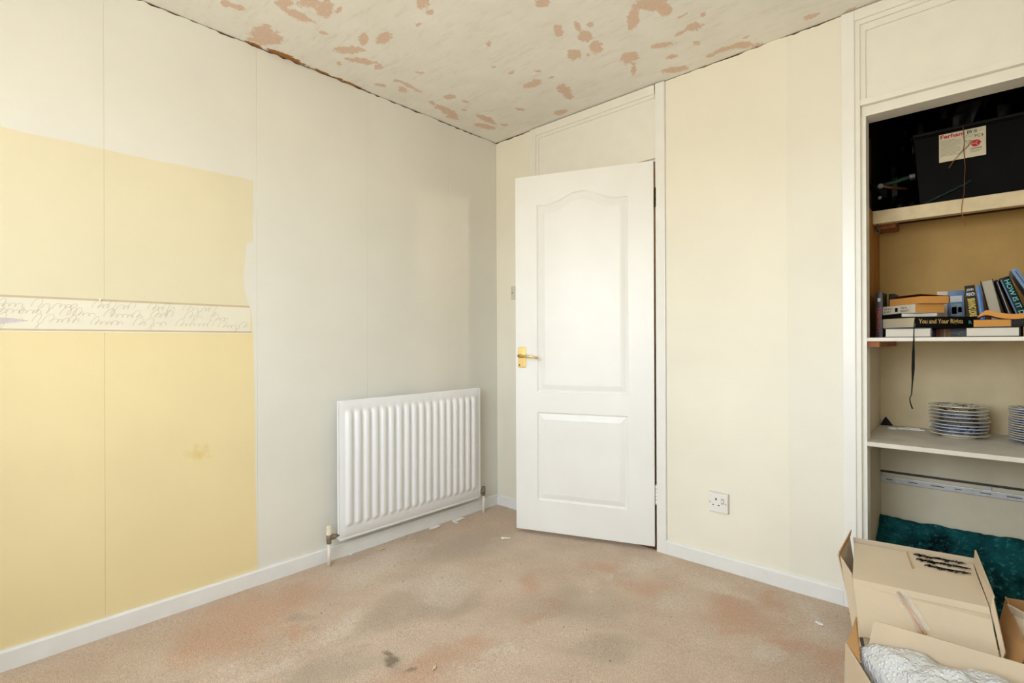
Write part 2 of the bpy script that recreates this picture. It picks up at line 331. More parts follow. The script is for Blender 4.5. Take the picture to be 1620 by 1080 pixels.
# ------------------------------------------------------------------ left wall: drops of wallpaper, yellow field, border
def jag(p, q, n, amp, seed):
    """points from p towards q (q excluded) with a small wobble across the line"""
    r = random.Random(seed); out = []
    dx, dz = q[0]-p[0], q[1]-p[1]; L = math.hypot(dx, dz)
    for i in range(n):
        t = i/n; a = 0 if i == 0 else r.uniform(-amp, amp)
        out.append((p[0]+dx*t-dz/L*a, p[1]+dz*t+dx/L*a))
    return out
wl = struct(MB().box(-.15, -.0035, YF-.15, 1.75, 0, H).build('wall_left', M_plaster))
SEAMS = [YF, -2.62, -2.073, -1.532, -.976, -.414, 0]
ZB0, ZB1, ZT = 1.1165, 1.239, 1.793
random.seed(3)
for i in range(6):
    a, b = SEAMS[i]+.00028, SEAMS[i+1]-.00028
    top = jag((b, H-.005), (a, H-.005), 26, .0045, 40+i)+[(a, H-.006)]
    if i == 3: top = [(b,H-.004)]+jag((b-.02,H-.004),(a,H-.004),18,.005,77)+[(a,H-.006)]
    mb = MB(); P = lambda pts, mi: mb.poly([(0, y, z) for y, z in pts], (1,0,0), .003, mi=mi)
    if i > 2:
        P([(a, 0), (b, 0)]+top, 0)
    elif i < 2:
        tl = jag((b, ZT), (a, ZT), 8, .004, 60+i)+[(a, ZT)]
        P([(a, 0), (b, 0), (b, ZB1-.02), (a, ZB1-.02)], 1)
        P([(a, ZB1-.02), (b, ZB1-.02)]+tl, 2)
        P(tl[::-1]+top, 0)
    else:
        e1 = [(-1.533,0), (-1.5335,.087), (-1.541,.45), (-1.543,.8), (-1.548,1.082), (-1.558,ZB1-.02)]
        e2 = [(-1.558,ZB1-.02), (-1.571,1.255), (-1.581,1.29), (-1.587,1.332), (-1.588,1.37), (-1.586,1.415), (-1.580,1.46), (-1.5765,1.512), (-1.566,1.519), (-1.549,1.522), (-1.5485,1.66), (-1.547,ZT+.004)]
        tl = jag((-1.547, ZT+.004), (a, ZT), 9, .004, 66)+[(a, ZT)]
        P([(a, 0)]+e1+[(a, ZB1-.02)], 1)
        P([(a, ZB1-.02)]+e2+tl[1:], 2)
        P(tl[::-1]+e2[::-1][1:]+e1[::-1][1:]+[(b, 0)]+top, 0)
    mb.build('wallpaper_drop', [M_wallL, M_yel, M_yel2], wl, tri=True)
M_bord = mat('border_paper', lin(238, 232, 212), .55, var=.03, vs=5); M_bband = mat('border_band', lin(208, 190, 154), .6, var=.08)
M_script = mat('border_script', lin(202, 188, 164), .6, var=.1); M_feather = mat('border_feather', lin(204, 194, 196), .6, var=.2)
bd = MB(); ya, yb = YF, -1.560
right = [(yb-.001+random.uniform(-.002, .002), z) for z in (1.13, 1.15, 1.175, 1.2, 1.22)]
bd.poly([(.0008, ya, ZB0+.0105), (.0008, yb+.003, ZB0+.0105)]+[(.0008, y, z) for y, z in right]+[(.0008, yb-.004, ZB1-.0075), (.0008, ya, ZB1-.0075)], (1,0,0), .0008)
bd.poly([(.0008, ya, ZB1-.0075), (.0008, yb-.004, ZB1-.0075), (.0008, yb-.005, ZB1), (.0008, ya, ZB1)], (1,0,0), .0008, mi=1)
bd.poly([(.0008, ya, ZB0+.004), (.0008, yb+.004, ZB0+.004), (.0008, yb+.003, ZB0+.0105), (.0008, ya, ZB0+.0105)], (1,0,0), .0008, mi=1)
bd.poly([(.0008, ya, ZB0), (.0008, yb+.004, ZB0), (.0008, yb+.004, ZB0+.004), (.0008, ya, ZB0+.004)], (1,0,0), .0008)
border = bd.build('wallpaper_border', [M_bord, M_bband], wl, tri=True)
hw = MB(); Ob = Vector((.0013, 0, 0)); k_ = 0
for row, z in enumerate((1.203, 1.173, 1.145)):
    y = YF+.05+row*.03
    while y < -1.68:
        k_ += 1; L = random.uniform(.05, .12)
        hw.ribbon(scrawl(y, min(y+L, -1.575), z+random.uniform(-.007, .007), .030, k_), .0011, Ob, Y_, Z_); y += L+random.uniform(.025, .06)
hw.build('handwriting', M_script, border, recalc=False)
ft = MB().poly([(.0012, y, 1.152+z) for y, z in ((-2.50,.0),(-2.42,-.012),(-2.36,-.013),(-2.32,-.006),(-2.275,.002),(-2.32,.010),(-2.38,.012),(-2.44,.010))], (1,0,0), .0003)
ft.build('feather_motif', M_feather, border, tri=True)

# ------------------------------------------------------------------ back wall (door opening, cupboard opening), other walls
wb = MB()
wb.box(-.003, .353, .0035, .12, 0, H).box(1.160, 2.018, .0035, .12, 0, H).box(2.82, XR+.15, .0035, .12, 0, H)
wb = struct(wb.build('wall_back', M_plaster))
for i, (a, b, m) in enumerate(((.0005, .306, M_wallB), (1.203, 1.7639, M_wallB), (1.7641, 1.967, M_wallB2), (2.85, XR, M_wallB))):
    amp = .004 if i else .003; zt = H-.006 if i == 0 else H-.003
    MB().poly([(a, 0, 0), (b, 0, 0)]+[(x, 0, z) for x, z in jag((b, zt), (a, zt), 14, amp, 90+i)]+[(a, 0, zt)], (0,-1,0), .003).build('wallpaper_drop', m, wb, tri=True)
wr = struct(MB().box(XR, XR+.15, YF-.15, 1.75, 0, H).build('wall_right', M_wallB))
wf = MB(); x0, x1, z0, z1 = WIN
wf.box(-.15, x0, YF-.15, YF, 0, H).box(x1, XR+.15, YF-.15, YF, 0, H).box(x0, x1, YF-.15, YF, 0, z0).box(x0, x1, YF-.15, YF, z1, H)
wf = struct(wf.build('wall_front', M_wallB))
wn = struct(empty('window_1', (x0, YF, z0)))
fr = MB(); yy = (YF-.12, YF-.06)
fr.box(x0, x1, *yy, z0, z0+.05).box(x0, x1, *yy, z1-.05, z1).box(x0, x0+.05, *yy, z0, z1).box(x1-.05, x1, *yy, z0, z1)
fr.box(x0+.62, x0+.67, *yy, z0, z1).box(x0+1.20, x0+1.24, *yy, z0, z1)
fr.build('window_frame', M_white, wn, True)
MB().bbox(x0-.05, x1+.05, YF-.10, YF+.06, z0-.03, z0, .006).build('window_sill', M_white, wn, True)
# rooms beyond: hallway behind the door, closing wall at the far side
M_hall = mat('hall_paint', lin(176, 148, 108), .7, var=.1); M_hall2 = mat('hall_board', lin(168, 112, 52), .6, var=.2)
hall = struct(MB().box(-.003, XR+.15, 1.2, 1.3, -.12, H).build('wall_hall', M_hall))
MB().box(1.0, 1.9, 1.17, 1.2, 1.6, 1.72).box(.5, 1.9, 1.16, 1.2, 1.0, 1.06).box(1.2, 1.9, .9, 1.2, 1.85, 2.3).build('hall_board', M_hall2, hall)

hl = bpy.data.lights.new('hall_fill', 'POINT'); hl.energy = 9; hl.color = (1, .86, .66); hl.shadow_soft_size = .06  # added unseen fill light so the hall shows brown through the door gap
hlo = bpy.data.objects.new('hall_fill', hl); COL.objects.link(hlo); hlo.location = (1.35, .65, 2.05)
# skirting boards
def skirt(name, p, q, h, t, M=M_skirt):
    d = Vector(q)-Vector(p); L = d.length; u = d.normalized(); n = Vector((u.y, -u.x, 0))
    prof = [(0, -.01), (t, -.01), (t, h-.006), (t-.004, h), (0, h)]
    vs = [Vector(p)+n*a+Z_*z for a, z in prof]+[Vector(q)+n*a+Z_*z for a, z in prof]; k = len(prof)
    mb = MB().add(vs, [tuple(range(k)), tuple(range(2*k-1, k-1, -1))]+[(i, (i+1)%k, k+(i+1)%k, k+i) for i in range(k)])
    return struct(mb.build(name, M))
skirt('baseboard_left', (0, YF, 0), (0, 0, 0), .067, .014)
skirt('baseboard_back', (0.014, 0, 0), (.306, 0, 0), .067, .014)
skirt('baseboard_back', (1.202, 0, 0), (1.968, 0, 0), .067, .014)
skirt('baseboard_right', (XR, 0, 0), (XR, YF, 0), .067, .014)

# ------------------------------------------------------------------ door surround with panel above (trim_1)
t1 = struct(empty('trim_1', (.306, 0, 0)))
T = 2.395
MB().bbox(.306, .353, -.014, .12, 0, T, .002).build('jamb', M_offw, t1, True)
MB().bbox(1.152, 1.202, -.014, .12, -.005, T, .002).build('jamb', M_white, t1, True)
MB().bbox(.353, 1.146, -.014, .12, 2.348, T, .002).build('head_board', M_offw, t1, True)
MB().box(.353, .371, -.006, .1, 2.0, 2.330).box(.353, 1.146, -.006, .1, 2.330, 2.348).build('bead', M_offw, t1, True)
MB().bbox(.353, 1.146, .02, .10, 2.009, 2.03, .002).build('transom_rail', M_offw, t1, True)
MB().box(.371, 1.146, .001, .03, 2.022, 2.330).build('head_panel', M_offw, t1, True)
MB().box(.353, .371, .04, .10, 0, 2.009).build('door_stop', M_offw, t1, True)

# ------------------------------------------------------------------ the door
def door():
    ax = Vector((-.9316, -.3634, 0)); rz = math.atan2(ax.y, ax.x)
    d = struct(empty('door_1', (1.1432, -.0085, 0), rz))
    k = NT('door_paint'); n1 = k.noise(k.coord((260, 1, 9)), 1.0, 4, .6, .4); n2 = k.noise(k.coord((90, 1, 4)), 1.0, 3)
    k.base(k.mix(k.mr(k.noise(k.coord(), 3, 3), .3, .7), lin(242, 241, 238), lin(247, 247, 245)))
    k.bump(k.math('ADD', n1, n2), .12, .0012); md = k.set(.34, 0, .45)
    S0, S1, Z0, Z1, TH = .004, .765, .020, 2.006, .036
    def arch(u):
        u = min(max((u-.10)/.80, 0), 1); return .5-.5*math.cos(2*math.pi*u)
    def outline(s0, s1, z0, z1, rise, ins):
        a, b, zb = s0+ins, s1-ins, z0+ins
        pts = [(a+(b-a)*i/8, zb) for i in range(8)]
        pts += [(b, zb+(z1-ins-zb)*i/10) for i in range(10)]
        n = 40 if rise else 8
        pts += [(b+(a-b)*i/n, z1-ins+rise*arch(1-i/n)) for i in range(n)]
        pts += [(a, z1-ins+(zb-z1+ins)*i/10) for i in range(10)]
        return pts
    PAN = [(.134, .638, .797, 1.838, .058), (.138, .638, .192, .684, 0)]
    PROF = [(0, 0), (.003, -.006), (.009, -.0095), (.014, -.0085), (.022, -.0055), (.034, -.002), (.043, -.0008), (.0445, -.002)]
    bm = bmesh.new()
    def loop(pts, y): return [bm.verts.new((s, y, z)) for s, z in pts]
    def edges(vs): return [bm.edges.new((vs[i], vs[(i+1)%len(vs)])) for i in range(len(vs))]
    outer = loop([(S0, Z0), (S1, Z0), (S1, Z1), (S0, Z1)], 0); E = edges(outer); holes = []
    for p in PAN:
        h = loop(outline(*p, 0), 0); E += edges(h); holes.append(h)
    bmesh.ops.triangle_fill(bm, use_beauty=True, use_dissolve=False, edges=E)
    back = loop([(S0, Z0), (S1, Z0), (S1, Z1), (S0, Z1)], -TH)
    for i in range(4): bm.faces.new((outer[i], outer[(i+1)%4], back[(i+1)%4], back[i]))
    bm.faces.new(back)
    bmesh.ops.recalc_face_normals(bm, faces=bm.faces[:])
    me = bpy.data.meshes.new('door_leaf'); bm.to_mesh(me); bm.free(); me.materials.append(md)
    leaf = bpy.data.objects.new('door_leaf', me); COL.objects.link(leaf); leaf.parent = d
    for p in PAN:
        mb = MB(); rings = [[(s, y, z) for s, z in outline(*p, ins)] for ins, y in PROF]; n = len(rings[0])
        vs = [q for r in rings for q in r]; fs = []
        for i in range(len(rings)-1):
            for j in range(n): fs.append((i*n+j, i*n+(j+1)%n, (i+1)*n+(j+1)%n, (i+1)*n+j))
        fs.append(tuple((len(rings)-1)*n+j for j in range(n)))
        mb.add(vs, fs)
        o = mb.build('door_panel', md, d, tri=True)
        if sum(pp.normal.y for pp in o.data.polygons) < 0: o.data.flip_normals()
    M_br = mat('polished_brass', lin(228, 196, 130), .28, 1, var=.08)
    h = MB().bbox(.704, .750, 0, .007, .931, 1.046, .003).build('handle_plate', M_br, d)
    MB().lathe([(.0, 0), (.012, 0), (.012, .02), (.009, .03), (.009, .045), (0, .047)], 16, Matrix.Translation((.727, .006, .997)) @ Matrix.Rotation(-math.pi/2, 4, 'X')).tube(
        [(.735, .046, .997), (.70, .050, .998), (.66, .052, .995), (.632, .050, .989), (.618, .043, .987)], [.008, .008, .0065, .006, .0045], 10).build('lever', M_br, h)
    MB().lathe([(0, 0), (.004, 0), (.004, .0015), (0, .0015)], 10, Matrix.Translation((.741, .0068, .945)) @ Matrix.Rotation(-math.pi/2, 4, 'X')).build('screw', M_dark, h)
    M_ob = mat('tarnished_brass', lin(70, 52, 24), .4, .9, var=.5, vs=60)
    for z, m in ((1.767, M_ob), (.239, M_white)):
        hg = MB()
        for q in range(5): hg.lathe([(.0, 0), (.0065, 0), (.0065, .0185), (0, .0185)], 12, Matrix.Translation((-.006, .004, z+q*.0196)))
        hg.box(-.001, .0, -.03, .002, z, z+.098); hg.box(-.004, -.0015, -.03, .002, z, z+.098); o = hg.build('hinge', m, d)
        if m is M_ob: o['label'] = 'dark tarnished brass hinge'
    return d
door()

# ------------------------------------------------------------------ cupboard opening: surround (trim_2), inside walls
t2 = struct(empty('trim_2', (1.968, 0, 0)))
R0, R1 = 2.78, 2.84
MB().bbox(1.968, 2.013, -.014, .10, -.005, T, .003).build('jamb', M_white, t2, True)
MB().bbox(R0+.035, R1+.02, -.014, .10, -.005, T, .003).build('jamb', M_white, t2, True)
MB().bbox(2.013, R0+.035, -.014, .10, 2.353, T, .002).build('head_board', M_offw, t2, True)
MB().box(2.013, 2.030, -.005, .10, 0, 2.335).box(2.013, R0+.035, -.005, .10, 2.335, 2.353).build('bead', M_offw, t2, True)
MB().box(2.030, 2.048, .004, .05, 2.034, 2.309).box(2.030, R0+.02, .004, .05, 2.309, 2.335).build('bead', M_offw, t2, True)
MB().box(2.046, R0+.02, .012, .05, 2.034, 2.312).build('head_panel', M_offw, t2, True)
MB().bbox(2.030, R0+.02, -.004, .10, 2.012, 2.036, .002).build('head_rail', M_offw, t2, True)
MB().bbox(2.0305, R0+.02, .016, .11, 1.972, 2.0119, .002).build('head_rail', M_offw, t2, True)
MB().box(2.030, 2.046, .016, .09, 0, 1.972).box(R0, R0+.035, .016, .09, 0, 1.972).build('door_stop', M_offw, t2, True)
M_cup = mat('cupboard_paint_shaded', lin(196, 160, 96), .75, var=.09, vs=5, bs=40, bst=.35)  # cupboard back darkens upward in three tones: shading put into the paint
M_cup2 = mat('cupboard_paint_lit', lin(226, 214, 188), .75, var=.07, vs=6, bs=40, bst=.35)
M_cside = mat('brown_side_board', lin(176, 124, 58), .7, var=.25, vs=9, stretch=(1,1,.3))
M_black = mat('shade_and_valve_black', lin(8, 7, 7), .8, spec=.15, var=.3)  # blackens the top compartment walls to stand for its shade; also the valve body
M_redw = mat('dark_red_brown_board', lin(66, 26, 14), .7, var=.4)
YB = .575
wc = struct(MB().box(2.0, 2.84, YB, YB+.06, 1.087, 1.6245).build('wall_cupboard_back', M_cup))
MB().box(2.0, 2.84, YB, YB+.06, .66, 1.087).build('back_board', mat('cupboard_paint_half_lit', lin(218, 200, 162), .75, var=.08, vs=6, bs=40, bst=.35), wc)  # middle tone of the painted-in shading
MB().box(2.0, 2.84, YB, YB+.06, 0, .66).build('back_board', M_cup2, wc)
MB().box(2.0, 2.84, 1.05, 1.11, 1.60, H).build('back_board', M_black, wc)
ws = struct(MB().box(1.96, 2.022, .09, 1.11, 1.09, 1.66).build('wall_cupboard_left', M_cside))
MB().box(1.96, 2.022, .09, 1.11, 0, 1.09).build('side_board', M_cup2, ws)
MB().box(1.96, 2.022, .09, .33, 1.66, 1.97).build('side_board', M_redw, ws)
MB().box(1.96, 2.022, .33, 1.11, 1.66, H).box(1.96, 2.022, .09, .33, 1.97, H).build('side_board', M_black, ws)
struct(MB().box(2.80, 2.86, .09, 1.11, 0, 1.66).build('wall_cupboard_right', M_cside))
MB().box(2.80, 2.86, .09, 1.11, 1.66, H).build('side_board', M_black, bpy.data.objects['wall_cupboard_right'])

# ------------------------------------------------------------------ radiator
def radiator():
    M = mat('radiator_enamel', lin(243, 244, 246), .28, var=.01)
    r = empty('radiator', (.06, -.70, .0), 0, 'white ribbed panel radiator hung on the papered wall above the skirting', 'radiator')
    y0, y1, z0, z1, xf = -1.178, -.222, .113, .790, .066
    n, m = 18, .03; p = (y1-y0-2*m)/n; ys = [y0, y0+.006]
    for k in range(n):
        b = y0+m+k*p; ys += [b+p*t for t in (.02, .14, .26, .34, .66, .74, .86, .98)]
    ys += [y1-.006, y1]
    def prof(i):
        if i < 2 or i >= len(ys)-2: return 0.0
        return (0, .15, .75, 1, 1, .75, .15, 0)[(i-2)%8]
    zs = [z0, z0+.004, z0+.046, z0+.054, z0+.064, z0+.076, z1-.074, z1-.062, z1-.052, z1-.044, z1-.004, z1]
    tz = [0, 0, 0, .15, .7, 1, 1, .7, .15, 0, 0, 0]
    vs = []; fs = []; nx = len(ys)
    for j, z in enumerate(zs):
        edge = -.004 if j in (0, len(zs)-1) else 0
        for i, y in enumerate(ys):
            e2 = -.004 if i in (0, nx-1) else 0
            vs.append((xf+min(edge, e2)+.015*prof(i)*tz[j], y, z))
    for j in range(len(zs)-1):
        for i in range(nx-1): fs.append((j*nx+i, j*nx+i+1, (j+1)*nx+i+1, (j+1)*nx+i))
    mb = MB().add(vs, fs, smooth=True)
    mb.build('front_panel', M, r, True)
    MB().box(xf-.014, xf-.0035, y0+.0005, y1-.0005, z0+.001, z1-.001).build('back_panel', M, r, True)
    for y in (y0, y1): MB().bbox(xf-.008, xf+.001, y-.004, y+.004, z0+.004, z1-.004, .003).build('side_seam', M, r, True)
    MB().bbox(xf-.012, xf-.002, y0+.004, y1-.004, z0-.010, z0+.002, .002).build('bottom_seam', M, r, True)
    for y in (-1.02, -.38):
        
        for z in (.16, .70): MB().box(.002, .0515, y-.02, y+.02, z, z+.03).build('wall_bracket', M, r, True)
    M_vb = mat('worn_valve_metal', lin(150, 138, 122), .45, .7, var=.3, vs=80); M_vc = mat('cream_valve_cap', lin(232, 222, 200), .4, var=.12, vs=40)
    M_pipe = mat('painted_pipe', lin(236, 228, 214), .4, var=.06)
    for y, yr, hcap, lab in ((-1.226, y0, 1.0, None), (-.186, y1, .85, None)):
        MI = Matrix.Translation((.060, y, 0))
        v = MB().lathe([(0, .108), (.011, .108), (.012, .118), (.0125, .122), (.0125, .150), (.010, .156), (0, .156)], 14, MI).build('valve_body', M_vb, r, True)
        MB().lathe([(0, .150), (.0125, .150), (.0135, .156), (.0125, .186*hcap+.02*(1-hcap)), (.011, .192*hcap), (0, .194*hcap)], 12, MI, smooth=False).build('cap', M_vc if hcap == 1 else M_vb, v, True)
        MB().tube([(.060, y, .135), (.060, yr+(.002 if y < yr else -.002), .135)], [.0085]*2, 12).lathe([(0, -.008), (.0135, -.008), (.0135, .008), (0, .008)], 6, Matrix.Translation((.060, y+(.024 if y < yr else -.018), .135)) @ Matrix.Rotation(math.pi/2, 4, 'X'), smooth=False).build('union_nut', M_vb, v, True)
        MB().tube([(.060, y, .112), (.060, y, -.012)], .0078, 12).build('pipe', M_pipe, r, True)
radiator()

# ------------------------------------------------------------------ light switch and socket on the back wall
M_plas = mat('white_plastic', lin(240, 239, 234), .35, var=.01); M_old = mat('aged_white_plastic', lin(214, 212, 200), .4, var=.04)
sw = empty('light_switch', (.181, 0, 1.392), 0, 'small white light switch on the wall strip beside the door', 'switch')
MB().bbox(.138, .224, -.009, -.0005, 1.349, 1.435, .003).build('face_plate', M_old, sw, True)
MB().bbox(.172, .190, -.014, -.008, 1.375, 1.409, .002).build('rocker', M_old, sw, True)
for z in (1.392,): MB().lathe([(0,0),(.0035,0),(.0035,.001),(0,.001)], 10, Matrix.Translation((.150, -.009, z)) @ Matrix.Rotation(math.pi/2, 4, 'X')).build('screw', M_dark, sw, True)
so = empty('wall_socket', (1.466, 0, .315), 0, 'white single plug socket with switch on the cream wall above the skirting', 'socket')
MB().bbox(1.420, 1.512, -.012, -.0005, .268, .362, .003).build('back_box', M_old, so, True)
MB().bbox(1.421, 1.511, -.020, -.0122, .270, .358, .003).build('face_plate', M_plas, so, True)
for a in ((1.4545, 1.4605, -.0204, -.0198, .326, .336), (1.440, 1.448, -.0204, -.0198, .3015, .3055), (1.466, 1.474, -.0204, -.0198, .3015, .3055)): MB().box(*a).build('pin_hole', M_dark, so, True, recalc=False)
MB().bbox(1.4815, 1.4945, -.0235, -.0195, .312, .338, .002).build('rocker', mat('tan_rocker', lin(196, 176, 162), .4, var=.1), so, True)
MB().box(1.4835, 1.4925, -.0238, -.0235, .320, .331).build('rocker_mark', M_plas, so, True)
MB().lathe([(0,0),(.0028,0),(.0028,.001),(0,.001)], 10, Matrix.Translation((1.429, -.020, .314)) @ Matrix.Rotation(math.pi/2, 4, 'X')).build('screw', mat('dull_screw', lin(150, 140, 128), .4, .6), so, True)
MB().lathe([(0,0),(.0028,0),(.0028,.001),(0,.001)], 10, Matrix.Translation((1.503, -.020, .314)) @ Matrix.Rotation(math.pi/2, 4, 'X')).build('screw', MATS['dull_screw'], so, True)
tag(MB().lathe([(0,0),(.005,0),(.004,.004),(0,.005)], 10, Matrix.Translation((.0, -2.085, 1.236)) @ Matrix.Rotation(math.pi/2, 4, 'Y')).build('wall_pin', M_plas), 'tiny white pin stuck in the top edge of the wallpaper border', 'pin')

# ------------------------------------------------------------------ cupboard shelves
M_shelf = mat('white_shelf_paint', lin(232, 226, 214), .5, var=.05, bs=30, bst=.2)
M_batten = mat('brown_batten', lin(150, 92, 52), .7, var=.3, vs=20)
M_bwood = mat('cream_painted_timber', lin(228, 210, 172), .65, var=.12, vs=14, bs=40, bst=.4)
sh = empty('book_shelf_board', (2.4, .02, 1.072), 0, 'white cupboard shelf carrying the books', 'shelf')
MB().bbox(2.024, 2.795, .02, YB-.002, 1.072, 1.087, .002).build('board', M_shelf, sh, True)
MB().bbox(2.024, 2.086, .03, YB-.002, 1.049, 1.0715, .002).build('batten', M_batten, sh, True)
MB().bbox(2.75, 2.795, .03, YB-.002, 1.049, 1.0715, .002).build('batten', M_batten, sh, True)
sh2 = empty('plate_shelf_board', (2.4, .02, .654), 0, 'white dusty cupboard shelf carrying the stacked plates', 'shelf')
MB().bbox(2.024, 2.795, .018, YB-.002, .654, .672, .002).build('board', mat('dusty_shelf_paint', lin(218, 212, 200), .55, var=.1, vs=9, bs=30, bst=.2), sh2, True)
MB().bbox(2.024, 2.046, .12, YB-.002, .625, .6535, .002).build('batten', M_bwood, sh2, True)
MB().bbox(2.775, 2.795, .12, YB-.002, .625, .6535, .002).build('batten', M_bwood, sh2, True)
sh3 = empty('tank_shelf_board', (2.4, .34, 1.6), 0, 'rough timber shelf with cream front rail under the black tank', 'shelf')
MB().bbox(2.024, 2.795, .34, .385, 1.597, 1.655, .004).build('front_rail', M_bwood, sh3, True)
MB().box(2.024, 2.795, .386, 1.045, 1.625, 1.650).build('board', M_redw, sh3, True)
MB().bbox(2.024, 2.10, .42, .55, 1.585, 1.6245, .003).build('batten', M_batten, sh3, True)

# ------------------------------------------------------------------ water tank, wire, black sheet, fittings in the top of the cupboard
M_tank = mat('black_tank_plastic', lin(7, 7, 7), .6, spec=.1, var=.4, vs=8)
M_green = mat('green_scuff', lin(20, 58, 42), .6, var=.5, vs=40)
tk = empty('water_tank', (2.44, .40, 1.655), 0, 'black plastic water tank with printed paper label on the top cupboard shelf', 'tank')
bm_ = MB(); xa, xb, ya_, yb_ = 2.166, 2.78, .43, .80
vs = []
for z, g in ((1.656, .02), (1.962, .0), (1.962, -.010), (1.966, -.012), (1.97, -.010), (1.97, .012), (1.75, .02)):
    vs += [(xa+g, ya_+g, z), (xb-g, ya_+g, z), (xb-g, yb_-g, z), (xa+g, yb_-g, z)]
fs = [(0,3,2,1)]
for i in range(6): fs += [(i*4+k, i*4+(k+1)%4, (i+1)*4+(k+1)%4, (i+1)*4+k) for k in range(4)]
fs.append((24,25,26,27)); bm_.add(vs, fs).build('tank_body', M_tank, tk, True)
MB().bbox(xa-.004, xb+.004, ya_-.002, yb_+.004, 1.9705, 1.985, .005).build('lid', mat('grey_black_lid', lin(34, 31, 29), .6, spec=.2, var=.3), tk, True)
g = MB(); 
for i in range(5): g.tube([(2.20+i*.03, .4365-.0002*i, 1.675+i*.012), (2.235+i*.03, .4362, 1.69+i*.014)], .004, 6)
g.build('scuff', M_green, tk, True)
lab = MB(); LO = Vector((2.2515, .4255, 1.840)); LW, LH = .149, .119; ez = Vector((0, -.0, 1)); 
M_lab = mat('label_paper', lin(236, 226, 196), .6, var=.03); M_red = mat('label_red', lin(205, 24, 34), .5, var=.05); M_ink = mat('label_ink', lin(30, 28, 26), .6); M_fine = mat('label_fine_print', lin(160, 148, 120), .6)
lab.bbox(2.2515, 2.4005, .4257, .4285, 1.840, 1.959, .0006)
label = lab.build('paper_label', M_lab, tk, True)
label['label'] = 'cream paper label with red lettering and red cube emblem'
O = LO+Vector((0, -.0004, 0)); pr = MB(); q = lambda u, v: O+X_*(u*LW)+Z_*(v*LH)
text_into(pr, 'Ferham', .078, .0165, q(.03, .83), X_, Z_, 0, .03)
text_into(pr, 'EW 10', .030, .015, q(.61, .83), X_, Z_, 1, .03)
text_into(pr, 'PC4', .026, .012, q(.77, .665), X_, Z_, 1, .0)
text_into(pr, 'FERHAM', .034, .0045, q(.68, .27), X_, Z_, 1, .02)
for i in range(12):
    v_ = .74-i*.048; pr.add([q(.03, v_), q(.47-.1*((i*7)%5 == 0), v_), q(.47-.1*((i*7)%5 == 0), v_+.012), q(.03, v_+.012)], [(0,1,2,3)], None, 2)
for i, (a, b, v_) in enumerate(((.55,.76,.775), (.55,.72,.725), (.67,.92,.21), (.67,.86,.17), (.84,.95,.88))): pr.add([q(a, v_), q(b, v_), q(b, v_+.012), q(a, v_+.012)], [(0,1,2,3)], None, 2)
hx = [(.79+.115*math.cos(math.radians(t)), .465+.13*math.sin(math.radians(t))) for t in (5, 62, 118, 185, 242, 298)]
pr.add([q(*p) for p in hx], [(0,1,2,3,4,5)], None, 0)
O = LO+Vector((0, -.0009, 0))
for p in (hx[5], hx[1], hx[3]):
    c0 = (.79, .465); dx, dz = (p[0]-c0[0])*LW, (p[1]-c0[1])*LH; L = math.hypot(dx, dz); nx, nz = -dz/L*.0007, dx/L*.0007
    pr.add([q(*c0)+X_*nx+Z_*nz, q(*c0)-X_*nx-Z_*nz, q(*p)-X_*nx-Z_*nz, q(*p)+X_*nx+Z_*nz], [(0,1,2,3)], None, 3)
pr.ribbon([(.590*LW, .63*LH), (.575*LW, .60*LH), (.59*LW, .56*LH), (.625*LW, .51*LH), (.66*LW, .56*LH), (.675*LW, .60*LH), (.66*LW, .63*LH)], .0012, O, X_, Z_, 1)
pr.ribbon([(.60*LW, .59*LH), (.65*LW, .59*LH)], .0012, O, X_, Z_, 1)
pr.build('label_print', [M_red, M_ink, M_fine, M_lab], label, True, recalc=False)
M_wire = mat('copper_wire', lin(168, 108, 66), .5, .4, var=.2)
wr_ = empty('copper_wire', (2.327, .335, 1.655), 0, 'thin knotted copper wire hanging over the tank label and shelf rail', 'wire')
MB().tube([(2.330, .4135, 1.972), (2.331, .4165, 1.94), (2.3335, .4195, 1.905), (2.331, .4195, 1.878), (2.333, .4185, 1.85), (2.336, .41, 1.80), (2.334, .39, 1.74), (2.333, .37, 1.68), (2.331, .336, 1.66), (2.3265, .334, 1.625), (2.325, .335, 1.594), (2.335, .35, 1.565), (2.336, .352, 1.545)], .0013, 6).build('strand', M_wire, wr_, True)
MB().tube([(2.284, .405, 1.805), (2.300, .412, 1.835), (2.318, .418, 1.860), (2.331, .4185, 1.875), (2.343, .4185, 1.884), (2.357, .419, 1.908)], .0013, 6).build('strand', M_wire, wr_, True)
MB().lathe([(0,-.003), (.003,-.001), (.003,.001), (0,.003)], 8, Matrix.Translation((2.3315, .4175, 1.875))).build('knot', M_wire, wr_, True)
M_poly = mat('black_polythene', lin(7, 7, 7), .25, spec=.12, var=.3)
ps = MB(); nx, ny = 34, 22; vs = []
for j in range(ny):
    for i in range(nx):
        x = 2.03+.755*i/(nx-1); t = j/(ny-1)
        n0 = noise.fractal(Vector((x*14, t*6, 1.7)), 1.0, 2.0, 4)
        y, z = (.82+.18*(1-t)+.03*n0, 1.66+.60*t/.6) if t < .6 else (.98-.50*(t-.6)/.4-.06, 2.27+.025*n0+.06*math.sin(math.pi*(t-.6)/.4))
        vs.append((x, y+.02*noise.noise(Vector((x*22, t*20, 3))), z+.012*noise.noise(Vector((x*25, t*25, 9)))))
ps.add(vs, [(j*nx+i, j*nx+i+1, (j+1)*nx+i+1, (j+1)*nx+i) for j in range(ny-1) for i in range(nx-1)])
tag(ps.build('black_sheet', M_poly), 'crumpled shiny black polythene sheet hung behind and above the tank', 'sheet')
M_steel = mat('dull_steel', lin(96, 94, 92), .5, .6, var=.1)
ct = empty('pipe_valve', (2.024, .24, 1.72), 0, 'small dark pipe valve with bright nuts on the cupboard side', 'valve')
